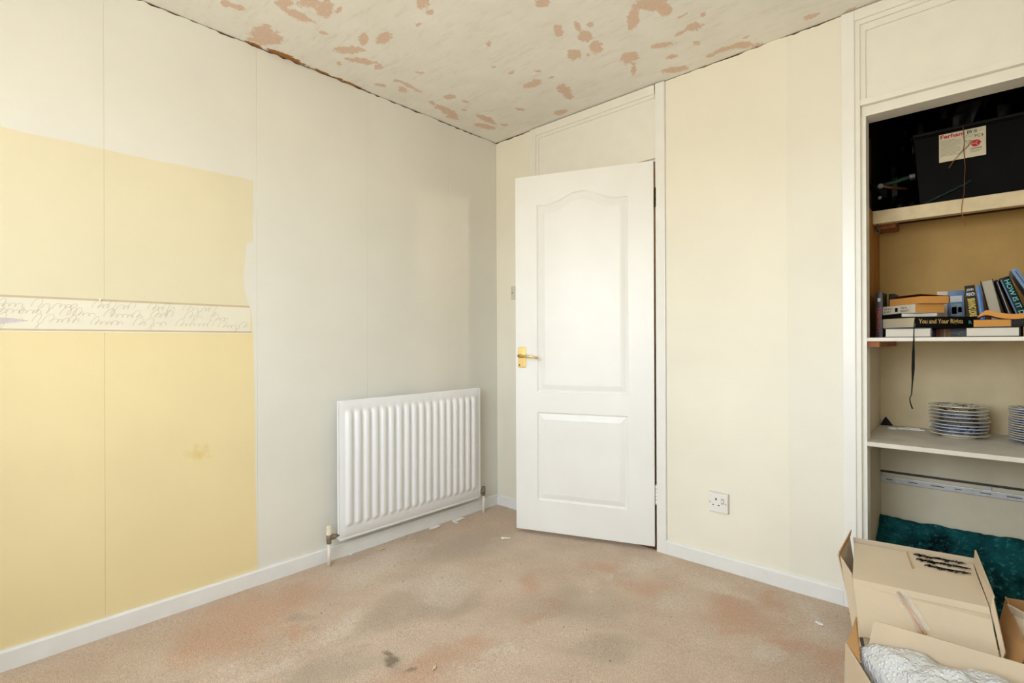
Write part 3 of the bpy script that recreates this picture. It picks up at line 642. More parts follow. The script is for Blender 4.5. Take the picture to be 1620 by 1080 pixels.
MB().tube([(2.0225, .25, 1.745), (2.06, .25, 1.735), (2.075, .26, 1.715), (2.072, .265, 1.69)], .015, 10).build('valve_body', M_black, ct, True)
MB().lathe([(0,0),(.011,0),(.011,.012),(0,.012)], 6, Matrix.Translation((2.068, .238, 1.735)) @ Matrix.Rotation(math.pi/2, 4, 'X'), smooth=False).build('nut', M_steel, ct, True)
MB().lathe([(0,0),(.007,0),(.007,.01),(0,.01)], 6, Matrix.Translation((2.064, .248, 1.688)) @ Matrix.Rotation(math.pi/2, 4, 'X'), smooth=False).build('nut', M_steel, ct, True)
MB().tube([(2.068, .24, 1.735), (2.10, .30, 1.738), (2.14, .40, 1.745)], .006, 8).build('pipe', mat('dull_copper', lin(120, 74, 44), .45, .6), ct, True)
cp = empty('overflow_pipe', (2.022, .45, 1.78), 0, 'dull green-grey pipe running along the dark cupboard side to the tank', 'pipe')
MB().tube([(2.0225, .47, 1.795), (2.08, .47, 1.80), (2.165, .47, 1.815)], .009, 10).build('pipe_run', M_green, cp, True)
MB().lathe([(0,0),(.014,0),(.014,.02),(0,.02)], 6, Matrix.Translation((2.147, .47, 1.812)) @ Matrix.Rotation(math.pi/2, 4, 'Y'), smooth=False).build('nut', M_steel, cp, True)
hk = empty('cup_hook', (2.036, .36, 1.597), 0, 'small steel screw eye hanging below the end of the timber rail', 'hook')
MB().tube([(2.040, .36, 1.598), (2.040, .36, 1.572)], .003, 8).tube([(2.040+.009*math.sin(t*.6), .36, 1.564+.009*math.cos(t*.6)) for t in range(11)], .0028, 8).build('eye', M_steel, hk, True)

# ------------------------------------------------------------------ metal track on the cupboard back, turned-up carpet
M_alu = mat('worn_white_aluminium', lin(205, 205, 204), .4, .3, var=.12, vs=30)
tr = empty('metal_track', (2.4, YB, .42), 0, 'long worn white metal track fixed across the cupboard back below the plates', 'track')
MB().bbox(2.023, 2.795, YB-.012, YB-.0005, .399, .427, .002).build('flange', M_alu, tr, True)
o = MB().bbox(2.023, 2.795, YB-.016, YB-.0005, .446, .454, .002).build('flange', mat('dark_track_metal', lin(60, 54, 48), .5, .3, var=.4, vs=40), tr, True); o['label'] = 'thin dark upper strip'
for x in (2.03, 2.40, 2.76): MB().box(x, x+.012, YB-.010, YB-.0005, .427, .4465).build('clip', M_alu, tr, True)
for i in range(9): MB().box(2.045+i*.083, 2.068+i*.083+.012*(i%3), YB-.0128, YB-.0118, .412, .415).build('slot', M_dark, tr, True)
def teal():
    k = NT('teal_carpet'); v = k.coord(); a = k.noise(v, 7, 5, .65); f = k.noise(v, 220, 2); p = k.noise(v, 60, 4, .7)
    c = k.mix(k.mr(a, .38, .66), lin(5, 26, 30), lin(30, 104, 108)); c = k.mix(k.mr(p, .55, .75), c, lin(84, 150, 150))
    k.base(c); k.bump(k.math('ADD', f, p), .8, .006); M = k.set(.95, 0, .1)
    nx, ny = 60, 30; vs = []
    prof = [(.572, -.005), (.572, .10), (.570, .19), (.562, .232), (.545, .243), (.52, .236), (.49, .20), (.455, .185), (.42, .165), (.39, .12), (.375, .07), (.36, .045), (.30, .030), (.20, .026), (.11, .022), (.10, -.005)]
    for j in range(ny):
        t = j/(ny-1)*(len(prof)-1); i0 = min(int(t), len(prof)-2); u = t-i0
        py, pz = (prof[i0][q]*(1-u)+prof[i0+1][q]*u for q in (0, 1))
        for i in range(nx):
            x = 2.024+.77*i/(nx-1); n = noise.fractal(Vector((x*9, t*.8, 2)), 1.0, 2.0, 3); n2 = noise.noise(Vector((x*30, t*3, 5)))
            s = min(1, max(0, pz)/.05); vs.append((x, min(.573, py-.012*s*n-.004*n2*s), max(-.005, pz+(.014*n+.006*n2)*s)))
    o = MB().add(vs, [(j*nx+i, j*nx+i+1, (j+1)*nx+i+1, (j+1)*nx+i) for j in range(ny-1) for i in range(nx-1)], smooth=True).build('carpet_offcut', M)
    tag(o, 'dark teal carpet offcut bunched along the cupboard floor and back', 'carpet')
teal()

# ------------------------------------------------------------------ plates
def plate_mat(name, centre, rimc, ink, amt, seed):
    k = NT(name); c = k.n('TexCoord'); sp_ = k.n('SeparateXYZ'); k.l(c.outputs['Object'], sp_.inputs[0])
    rr = k.math('SQRT', k.math('ADD', k.math('MULTIPLY', sp_.outputs[0], sp_.outputs[0]), k.math('MULTIPLY', sp_.outputs[1], sp_.outputs[1])), 0.0)
    m = k.n('Mapping'); m.inputs['Location'].default_value = (seed, seed*1.7, 0); k.l(c.outputs['Object'], m.inputs[0])
    pat = k.mr(k.noise(m.outputs[0], 46, 6, .68, .7), .50, .55); big = k.mr(k.noise(m.outputs[0], 12, 3), .5-amt*.3, .56-amt*.3)
    col = k.mix(k.math('MULTIPLY', k.math('MULTIPLY', pat, big), amt), centre, ink); col = k.mix(k.mr(rr, .088, .091), col, rimc)
    k.base(col); return k.set(.12, 0, .6)
PM = [plate_mat('floral_plate_glaze', lin(214, 208, 198), lin(226, 214, 190), lin(46, 36, 34), 1.0, 3.1),
      plate_mat('blue_white_plate_glaze', lin(206, 210, 220), lin(196, 200, 212), lin(40, 48, 84), .8, 7.7),
      plate_mat('grey_plate_glaze', lin(176, 170, 170), lin(204, 196, 186), lin(50, 46, 52), .8, 1.3),
      plate_mat('cream_plate_glaze', lin(224, 214, 194), lin(226, 212, 184), lin(90, 70, 50), .3, 5.2)]
ORD = ['topmost', 'second', 'third', 'fourth', 'fifth', 'sixth', 'seventh', 'eighth', 'ninth', 'tenth', 'eleventh', 'twelfth', 'thirteenth', 'fourteenth']
def plate_mesh(R, m, name='plate'):
    pr = [(0, .0035), (.030, .0035), (.034, .0), (.056, .0), (.058, .004), (.066, .009), (R-.004, .0150), (R, .0168), (R-.0002, .0196), (R-.004, .0194), (.068, .0125), (.060, .0085), (.056, .0068), (0, .0066)]
    pr = [(r*(R/.096) if r < R-.01 else r, z) for r, z in pr]
    o = MB().lathe([(max(r, .0004), z) for r, z in pr], 48).build('plate', m); return o
def stack(cx, cy, n, rs, ms, dz, labels, group):
    z = .672
    for i in range(n):
        R = rs[i % len(rs)]; o = plate_mesh(R, PM[ms[i % len(ms)]])
        a = random.uniform(0, 6.28); d = 0 if i == 0 else random.uniform(.0005, .0015 if n > 9 else .005)
        o.location = (cx+d*math.cos(a), cy+d*math.sin(a), z); o.rotation_euler = (random.uniform(-.006, .006), random.uniform(-.006, .006), random.uniform(0, 6.28))
        tag(o, labels(n-1-i), 'plate', group); z += dz[i % len(dz)]
DESC = ['brown floral plate', 'cream rimmed plate', 'grey patterned plate', 'dark rimmed blue plate', 'grey patterned plate', 'blue and white plate', 'pale blue plate', 'blue white plate', 'cream plate on the shelf']
stack(2.312, .385, 9, [.097, .093, .092, .095, .0985, .097, .095, .096, .095], [3, 1, 1, 1, 2, 2, 1, 3, 0], [.0135, .0130, .0130, .0160, .0155, .0140, .0140, .0150, .0135],
      lambda i: (ORD[i]+(' plate of the mixed stack, printed with dark flowers' if i == 0 else ' plate from the top of the mixed-size plate stack' if i < 8 else ' and lowest plate of the mixed-size stack, cream, on the shelf')), 'mixed plates stacked on the cupboard shelf')
stack(2.555, .385, 14, [.095, .0945, .0952], [1, 1, 3, 1], [.0092],
      lambda i: (ORD[i]+(' plate of the neat matching stack of thin plates' if i == 0 else ' plate from the top of the neat matching stack' if i < 13 else ' and lowest plate of the neat matching stack')), 'matching plates stacked at the cupboard shelf edge')
M_scrap = mat('white_plastic_scrap', lin(240, 238, 230), .4)
def scrap(name, pts, z, t, label, cat, m, curl=0.0, group=None):
    mb = MB().poly([(x, y, z+t+curl*((i*37) % 5)/5) for i, (x, y) in enumerate(pts)], (0,0,1), t)
    return tag(mb.build(name, m, tri=True), label, cat, group)
cl = empty('plastic_clip', (2.10, .44, .672), 0, 'broken white plastic clip with looped end on the dusty shelf', 'clip')
MB().tube([(2.085+.016*math.cos(t*.7), .435+.018*math.sin(t*.7), .6765) for t in range(10)], .004, 8).build('loop', M_scrap, cl, True)
MB().tube([(2.10, .44, .676), (2.125, .455, .677), (2.14, .45, .676)], .0045, 8).build('stem', M_scrap, cl, True)
tag(MB().bbox(-.03, .03, -.006, .006, 0, .005, .002, Matrix.Translation((2.165, .47, .672)) @ Matrix.Rotation(.2, 4, 'Z')).build('plastic_strip', M_scrap), 'flat white plastic strip lying between the clip and the plates', 'strip')
tag(MB().bbox(-.028, .028, -.005, .005, 0, .005, .002, Matrix.Translation((2.15, .51, .672)) @ Matrix.Rotation(-.1, 4, 'Z')).build('plastic_strip', M_scrap), 'thin white plastic strip lying behind the other scraps on the shelf', 'strip')
mb = MB().add([(2.024, .55, .672), (2.075, .55, .672), (2.06, .57, .672), (2.024, .572, .672), (2.045, .56, .713), (2.036, .568, .70)], [(0,1,4), (1,2,4), (2,5,4), (2,3,5), (3,0,5), (0,4,5), (3,2,1,0)])
tag(mb.build('cloth_scrap', mat('dark_cloth', lin(24, 26, 34), .9, bs=200, bst=.4)), 'small dark pointed cloth scrap in the shelf back corner', 'cloth')

# ------------------------------------------------------------------ books
def cov(name, c): return mat('cover_'+name, c, .38, var=.06, vs=25)
def page_mat(name, c):
    k = NT(name); v = k.coord((1, 1, 1400)); k.base(k.mix(k.mr(k.noise(v, 1.0, 2), .3, .7), tuple(x*.80 for x in c), c)); return k.set(.85, 0, .2)
PW = page_mat('white_pages', lin(232, 226, 214)); PC = page_mat('cream_pages', lin(214, 200, 172)); PO = page_mat('yellowed_pages', lin(220, 158, 84)); PG = page_mat('grey_pages', lin(198, 190, 172))
M_gold = mat('gilt_print', lin(206, 178, 112), .45, var=.15); M_wh = mat('white_print', lin(228, 228, 224), .5); M_ye = mat('yellow_print', lin(226, 196, 70), .5); M_tq = mat('turquoise_print', lin(96, 200, 196), .5); M_rd = mat('red_print', lin(190, 52, 34), .5); M_gr = mat('green_print', lin(70, 160, 90), .5); M_bk = mat('black_print', lin(13, 12, 12), .7, spec=.15)
def book(label, M, L, W, T_, cover, pages, prints=(), hard=False, lift=0.0, name='book'):
    """spine along local x on y=0, pages reach back to y=W, boards below and above"""
    b = empty(name, label=label, cat='book', group='books on the cupboard shelf', M=M)
    c = .0028 if hard else .0012; o_ = .0035 if hard else .0006
    mb = MB().box(0, L, .001, W, 0, c)
    if lift: mb.poly([(0, .001, T_), (L, .001, T_), (L, W, T_+lift), (0, W, T_+lift)], (0,0,1), c)
    else: mb.box(0, L, .001, W, T_-c, T_)
    n = 6; sp = [(-.0025*math.sin(math.pi*i/n) if hard else -.0008*math.sin(math.pi*i/n), T_*i/n) for i in range(n+1)]
    vs = [(x, y, z) for x in (0, L) for y, z in sp]+[(x, y+.0025, z) for x in (0, L) for y, z in sp]; k = n+1
    fs = []
    for i in range(n): fs += [(i, i+1, k+i+1, k+i), (2*k+i, 3*k+i, 3*k+i+1, 2*k+i+1), (i, 2*k+i, 2*k+i+1, i+1), (k+i, k+i+1, 3*k+i+1, 3*k+i)]
    fs += [(0, k, 3*k, 2*k), (n, 2*k+n, 3*k+n, k+n)]
    mb.add(vs, fs).build('cover', cover, b)
    MB().box(o_, L-o_, .0026, W-o_, c, T_-c-.0002).build('pages', pages, b)
    O = Vector((0, -.0032 if hard else -.0014, 0))
    for j, p in enumerate(prints):
        mbp = MB()
        if p[0] == 't': text_into(mbp, p[1], p[4]-p[2], p[5]-p[3], O+X_*p[2]+Z_*p[3], X_, Z_, 0, p[7] if len(p) > 7 else .0)
        elif p[0] == 'v': text_into(mbp, p[1], p[5]-p[3], p[4]-p[2], O+X_*p[4]+Z_*p[3], Z_, -X_, 0, .02)     # across a standing spine
        else: mbp.add([O+X_*p[2]+Z_*p[3]+Vector((0, .0004*(j == 0), 0)), O+X_*p[4]+Z_*p[3]+Vector((0, .0004*(j == 0), 0)), O+X_*p[4]+Z_*p[5]+Vector((0, .0004*(j == 0), 0)), O+X_*p[2]+Z_*p[5]+Vector((0, .0004*(j == 0), 0))], [(0,1,2,3)])
        mbp.build('title' if p[0] in 'tv' else 'printed_panel', p[6], b, recalc=False)
    return b
def lay(x, y, z, deg): return Matrix.Translation((x, y, z)) @ Matrix.Rotation(math.radians(deg), 4, 'Z')
def stand(x, y, L, lean, z=1.0875):
    """stand the book upright, spine to the room, top leaning left by `lean` degrees about its lower left edge"""
    return Matrix.Translation((x, y, z)) @ Matrix.Rotation(math.radians(-lean), 4, 'Y') @ Matrix.Translation((0, 0, L)) @ Matrix.Rotation(math.pi/2, 4, 'Y')
SZ = 1.0875
navy, blk, maroon = cov('navy', lin(14, 18, 38)), mat('cover_black', lin(9, 8, 9), .5, spec=.25), cov('maroon', lin(58, 20, 22))
book('white-paged hardback lying flat on the shelf under the big black book', lay(2.243, .07, SZ, 90), .19, .145, .036, navy, PW, (), True)
book('dark book with tan spine panel lying flat behind the white-paged books', lay(2.176, .287, SZ, 0), .162, .112, .036, cov('dark_mix', lin(24, 24, 44)), PC, (('q','',.082,.002,.115,.034, mat('tan_panel', lin(176, 128, 70), .5, var=.15)), ('q','',.094,.002,.100,.034,M_gold), ('q','',.071,.003,.078,.033,M_rd), ('q','',.139,.008,.143,.018,M_gr)))
book('white-paged dark hardback lying flat at the right under the yellowed paperback', lay(2.484, .07, SZ, 90), .20, .144, .035, blk, PW, (), True)
book('paperback with orange page edges lying on the shelf at the frame edge', lay(2.492, .075, SZ, 0), .11, .16, .034, cov('rust', lin(150, 84, 40)), PO, ())
rights = book('big black hardback with gilt lettering You and Your Rights lying flat', lay(2.195, .06, SZ+.0365, 45), .252, .170, .043, blk, PC, (('t','You and Your Rights',.012,.011,.190,.034,M_gold,.02), ('t','R',.213,.014,.226,.027,M_tq)), True)
rb = MB(); pts = [(2.196, .055, SZ+.075, .0015), (2.1955, .014, SZ+.045, .0015), (2.1945, .012, 1.075, .002), (2.1935, .011, 1.03, .0045), (2.1925, .010, .97, .005), (2.1905, .010, .92, .0025), (2.187, .012, .87, .0016), (2.1815, .012, .855, .0016), (2.184, .012, .835, .002), (2.190, .012, .815, .0024)]
vs = []
for x, y, z, h_ in pts: vs += [(x-h_, y, z), (x+h_, y, z)]
vs += [(x, y+.0006, z) for x, y, z in vs]; n = len(pts)
fs = [(2*i, 2*i+1, 2*i+3, 2*i+2) for i in range(n-1)]+[(2*n+2*i, 2*n+2*i+2, 2*n+2*i+3, 2*n+2*i+1) for i in range(n-1)]+[(2*i, 2*i+2, 2*n+2*i+2, 2*n+2*i) for i in range(n-1)]+[(2*i+1, 2*n+2*i+1, 2*n+2*i+3, 2*i+3) for i in range(n-1)]
o = rb.add(vs, fs).build('bookmark_ribbon', M_bk, rights, True); o['label'] = 'black bookmark ribbon hanging below the shelf'
book('thin book with white page edges on the big black hardback', lay(2.150-.17*.47, .085+.17*.88, SZ+.080, -62), .17, .122, .0155, blk, PW, ())
book('paperback with white spine and round black emblem, yellowed pages, in the pile', lay(2.193-.178*.66, .088+.178*.75, SZ+.096, -49), .178, .112, .034, cov('white', lin(222, 214, 196)), PO,
     (('t','THE BODY',.008,.018,.058,.027,M_bk), ('t','IN ART',.008,.007,.048,.014,M_bk), ('q','',.072,.009,.088,.025,M_bk), ('t','MILES',.105,.018,.14,.026,M_bk), ('t','BENNETT',.105,.007,.150,.014,M_bk)))
book('topmost paperback of the pile, cover lifting off orange page edges', lay(2.2935, .158, SZ+.1305, 131), .168, .112, .030, cov('dark_red', lin(110, 40, 26)), PO, (), lift=.008)
# standing row
book('small dark upright book with red spine lettering in the shelf corner', stand(2.047, .245, .195, 0), .195, .13, .024, cov('dark_brown', lin(32, 18, 22)), PC, (('t','TRENCH',.06,.006,.17,.018,M_rd,.03), ('q','',.025,.007,.04,.017,M_wh)))
book('plain black upright book beside the red-lettered one', stand(2.079, .37, .195, 0), .195, .13, .022, blk, PC, ())
book('cream upright paperback with faint spine print behind the pile', stand(2.243, .42, .197, 0), .197, .125, .034, cov('cream', lin(214, 196, 170)), PC, (('q','',.03,.008,.05,.027,mat('salmon_print', lin(206, 160, 132), .5)), ('t','FIELDS',.085,.008,.165,.024,mat('lilac_print', lin(170, 170, 190), .5))))
book('blue upright paperback with a pale picture on its broad spine', stand(2.2815, .42, .197, 1.2), .197, .125, .052, cov('sea_blue', lin(42, 104, 160)), PC, (('q','',.022,.008,.048,.046,M_wh), ('q','',.055,.010,.105,.044,mat('grey_blue_print', lin(150, 170, 188), .5, var=.3, vs=70)), ('q','',.068,.012,.098,.028,mat('cream_print', lin(224, 206, 168), .5, var=.15, vs=60)), ('q','',.07,.032,.092,.044,navy), ('q','',.12,.014,.155,.042,mat('pale_blue_print', lin(118, 164, 200), .5, var=.2, vs=50))))
book('black upright paperback with white and yellow spine lettering', stand(2.353, .30, .206, 5.5), .206, .13, .031, blk, PC, (('v','JOHN',.012,.005,.024,.026,M_wh), ('v','FRENCH',.028,.003,.042,.028,M_wh), ('t','BRAVING LIONS',.052,.004,.125,.027,M_ye,.03), ('q','',.132,.006,.137,.025,M_wh), ('t','REVISED',.142,.006,.195,.025,M_rd,.03)))
book('narrow bright blue upright book beside the yellow-lettered paperback', stand(2.3875, .30, .204, 5.5), .204, .13, .014, cov('blue', lin(34, 98, 176)), PC, (('q','',.03,.003,.18,.006,mat('light_blue_print', lin(90, 150, 210), .5)),))
def turned(x, y, L, lean, W, T_): return stand(x, y, L, lean) @ Matrix.Translation((0, W, T_)) @ Matrix.Rotation(math.pi, 4, 'X')
book('black hardback leaning with its striped grey page edges to the room', turned(2.424, .30, .225, 11, .15, .037), .225, .15, .037, blk, PG, (), True)
book('thin black leaning book with a grey line on its spine', stand(2.480, .30, .228, 15), .228, .16, .010, blk, PC, (('q','',.008,.006,.22,.0085,mat('grey_print', lin(150, 158, 172), .5)),), True)
book('black leaning hardback lettered How Is It Done in turquoise', stand(2.509, .30, .238, 18), .238, .18, .030, blk, PC, (('t','HOW IS IT DONE?',.012,.010,.215,.025,M_tq,.01), ('q','',.006,.001,.23,.005,mat('steel_blue_print', lin(74, 120, 168), .5))), True)
book('pale blue hardback leaning most, tallest of the row', stand(2.592, .30, .285, 26), .285, .19, .020, cov('pale_blue', lin(112, 146, 184)), PC, (('q','',.01,.008,.27,.012,mat('dark_line', lin(50, 70, 110), .5)),), True)
book('paperback with orange page edges lying on the white-paged dark hardback', lay(2.4635, .08, SZ+.0355, 90), .15, .101, .027, cov('dark_orange', lin(60, 34, 22)), PO, ())
book('black paperback lying flat beside the orange-edged one', lay(2.466, .085, SZ+.0360, 0), .12, .15, .026, blk, PO, ())
def splayed():
    b = empty('book', (2.44, .10, SZ+.064), 0, 'splayed paperback with curled orange pages on top of the right pile', 'book', 'books on the cupboard shelf')
    def slab(z0, z1, y0, y1, inset):
        n = 16; vs = []
        for i in range(n+1):
            t = i/n; x = 2.372+inset+(.19-2*inset)*t; zz = SZ+.064+.010*math.exp(-((t-.12)/.12)**2)+.0035*math.sin(t*9)
            th = min(1, .25+t*6)
            for y, s in ((y0, 0), (y1, 0), (y1, 1), (y0, 1)): vs.append((x, y+.03*(t-.3), zz+(z0+(z1-z0)*s*th)))
        fs = [(i*4+k, i*4+(k+1)%4, i*4+4+(k+1)%4, i*4+4+k) for i in range(n) for k in range(4)]+[(3,2,1,0), (n*4, n*4+1, n*4+2, n*4+3)]
        return MB().add(vs, fs)
    slab(.0015, .0195, .07, .18, .002).build('pages', PO, b, True)
    slab(.0, .0014, .068, .182, 0).build('cover', MATS['cover_dark_red'], b, True)
splayed()

# ------------------------------------------------------------------ cardboard boxes
def card(name, c):
    k = NT(name); v = k.coord(); f = k.noise(k.coord((150, 4, 4)), 1.0, 2); g_ = k.noise(v, 6, 4)
    k.base(k.mix(k.mr(g_, .3, .7), tuple(x*.93 for x in c), c)); k.bump(k.math('ADD', f, k.noise(v, 90, 3)), .15, .001); return k.set(.8, 0, .2)
M_card = card('tan_cardboard', lin(212, 192, 164)); M_card2 = card('plain_cardboard', lin(218, 200, 174)); M_cardb = card('shaded_cardboard', lin(186, 142, 94)); M_edge = mat('cardboard_edge', lin(196, 164, 124), .85, var=.15, vs=120)  # M_cardb: same card with shade put into its colour, for shaded flaps and walls
def sheet(parent, name, pts, t=.004, m=None, sub_=0):
    """a cardboard sheet through 3 or 4 corners, real thickness, slightly rounded edges"""
    p = [Vector(q) for q in pts]; n = (p[1]-p[0]).cross(p[2]-p[0]).normalized()
    if len(p) == 4 and sub_:
        N = sub_; vs = []; 
        for s in (0, 1):
            for j in range(N+1):
                for i in range(N+1):
                    u, v = i/N, j/N; q = p[0]*(1-u)*(1-v)+p[1]*u*(1-v)+p[2]*u*v+p[3]*(1-u)*v
                    vs.append(q-n*t*s+n*.004*noise.noise(q*7)*min(1, 4*min(u, 1-u)+.3))
        K = (N+1)**2; fs = [(j*(N+1)+i, j*(N+1)+i+1, (j+1)*(N+1)+i+1, (j+1)*(N+1)+i) for j in range(N) for i in range(N)]
        fs += [tuple(K+a for a in f[::-1]) for f in fs]
        ring = [i for i in range(N+1)]+[j*(N+1)+N for j in range(1, N+1)]+[N*(N+1)+i for i in range(N-1, -1, -1)]+[j*(N+1) for j in range(N-1, 0, -1)]
        fs += [(ring[i], K+ring[i], K+ring[(i+1) % len(ring)], ring[(i+1) % len(ring)]) for i in range(len(ring))]
        mb = MB().add(vs, fs)
    else: mb = MB().poly(p, n, t)
    return mb.build(name, m or M_card, parent, True, tri=True)
b1 = empty('cardboard_box', (2.23, -.40, 0), 0, 'closed cardboard box with scribbled-out handwriting standing before the cupboard', 'box')
BL, BR, FR, FL = (2.075,-.235,0), (2.372,-.19,0), (2.408,-.56,0), (2.150,-.605,0)
A, B = Vector((2.050,-.300,.362)), Vector((2.362,-.252,.362)); Lc, Rc = Vector((2.086,-.558,.335)), Vector((2.398,-.512,.335)); D, Cc = Vector((2.131,-.722,.240)), Vector((2.418,-.600,.240))
sheet(b1, 'side_wall', [BL, BR, (2.366,-.236,.374), (2.044,-.284,.374)])
sheet(b1, 'side_wall', [FL, BL, (2.026,-.245,.372), (2.020,-.40,.345), (2.066,-.58,.315)][:4] if 0 else [FL, BL, (2.030,-.26,.372), (2.022,-.41,.342)])
sheet(b1, 'side_wall', [BR, FR, (2.402,-.52,.325), (2.368,-.25,.355)])
sheet(b1, 'side_wall', [FR, FL, (2.090,-.575,.322), (2.398,-.53,.322)])
sheet(b1, 'flap', [A, Lc, Rc, B], sub_=8, m=M_card2)
sheet(b1, 'flap', [Lc, D, Cc, Rc], sub_=8, m=M_card2)
mid = lambda p, q_, t: p+(q_-p)*t
up1 = Vector((0, 0, .0075))
tf = [mid(A, B, .46)+up1, mid(mid(A, B, .49), mid(Lc, Rc, .49), .45)+up1, mid(B, Rc, .78)+up1-X_*.006, B+up1-X_*.004]
sheet(b1, 'tape_edge', [tf[0]-up1*.7, tf[1]-up1*.7, tf[1]-up1*.7+X_*.004, tf[0]-up1*.7+X_*.004], t=.002, m=M_edge)
sheet(b1, 'flap', [Lc-Vector((.010,-.04,0)), (2.0245,-.40,.341), (2.110,-.690,.212), D], t=.003, m=M_card2)
sheet(b1, 'flap', [(2.030,-.262,.370), (2.022,-.41,.342), (2.021,-.405,.352), (2.040,-.300,.405)], m=M_cardb, t=.003)
sheet(b1, 'flap', [B+Vector((.002,.004,0)), Rc+Vector((.003,0,0)), Rc+Vector((.008,.02,.028)), B+Vector((.004,.012,.042))], t=.004)
sheet(b1, 'flap', [Rc+Vector((.003,0,-.002)), Cc+Vector((.004,0,0)), Cc+Vector((.010,.01,.018)), Rc+Vector((.008,.015,.024))], t=.004)
wr1 = MB(); u1 = (tf[3]-tf[0]).normalized(); nn = (tf[3]-tf[0]).cross(tf[1]-tf[0]).normalized()
if nn.z < 0: nn = -nn
v1 = nn.cross(u1).normalized()
O1 = tf[0]-nn*.004+u1*.020-v1*.010; k_ = 300
for row, (a, b) in enumerate(((0, .122), (.004, .128), (.022, .125))):
    z = -.010-row*.033
    for rep in range(4):
        k_ += 1; wr1.ribbon(scrawl(a, b, z+random.uniform(-.003, .003), .014, k_, .7), .0019, O1, u1, v1)
    wr1.ribbon([(a, z+.004), ((a+b)/2, z+.006), (b+.004, z+.002)], .004, O1, u1, v1)
wr1.build('handwriting', M_bk, b1, True, recalc=False)
st = empty('wooden_sticks', (2.235, -.60, .31), 0, 'pair of thin wooden sticks in a clear plastic sleeve on the sloping box flap', 'sticks')
N2 = (D-Lc).cross(Rc-Lc).normalized(); N2 = -N2 if N2.z < 0 else N2
S0_ = mid(Lc, Rc, .36)+(mid(D, Cc, .36)-mid(Lc, Rc, .36))*.10+N2*.006; S1_ = mid(Lc, Rc, .50)+(mid(D, Cc, .50)-mid(Lc, Rc, .50))*.80+N2*.006
wd = (S1_-S0_).cross(N2).normalized()
M_stick = mat('pale_stick_wood', lin(214, 168, 112), .6, var=.12)
for s in (0, .009): MB().tube([S0_+wd*s*.6+N2*.0, S1_+wd*s], [.0024, .0034], 8).build('stick', M_stick, st, True)
k = NT('clear_film'); k.base((.95, .95, .96)); k.b.inputs['Alpha'].default_value = .22; M_film = k.set(.12, 0, .8)
fl = MB(); n = 14; vs = []
for i in range(n):
    t = i/(n-1)
    for j in range(6):
        s = (j/5)*.036-.020
        vs.append(S0_+(S1_-S0_)*(t*.93+.02)-wd*s+N2*(.003+.005*abs(math.sin(j*1.9+i*.6))))
fl.add(vs, [(i*6+j, i*6+j+1, (i+1)*6+j+1, (i+1)*6+j) for i in range(n-1) for j in range(5)])
fl.build('plastic_sleeve', M_film, st, True)

b2 = empty('cardboard_box', (2.29, -.98, 0), 0, 'open cardboard box filled with bubble wrap nearest the room', 'box')
sheet(b2, 'side_wall', [(2.105,-.800,0), (2.470,-.790,0), (2.474,-.800,.250), (2.112,-.806,.250)])
sheet(b2, 'side_wall', [(2.135,-1.20,0), (2.105,-.800,0), (2.112,-.806,.250), (2.182,-.93,.236), (2.225,-1.20,.200)][:5], m=M_card)
sheet(b2, 'side_wall', [(2.470,-.790,0), (2.500,-1.20,0), (2.500,-1.20,.245), (2.474,-.800,.250)])
sheet(b2, 'side_wall', [(2.500,-1.20,0), (2.135,-1.20,0), (2.225,-1.20,.205), (2.500,-1.20,.240)])
sheet(b2, 'bottom', [(2.11,-.805,.004), (2.14,-1.195,.004), (2.495,-1.195,.004), (2.465,-.795,.004)])
sheet(b2, 'flap', [(2.158,-.806,.250), (2.474,-.800,.250), (2.458,-.790,.330), (2.172,-.800,.332)], sub_=6)
sheet(b2, 'flap', [(2.112,-.806,.250), (2.150,-.868,.243), (2.128,-.790,.305), (2.126,-.765,.312)], m=M_cardb, t=.003)
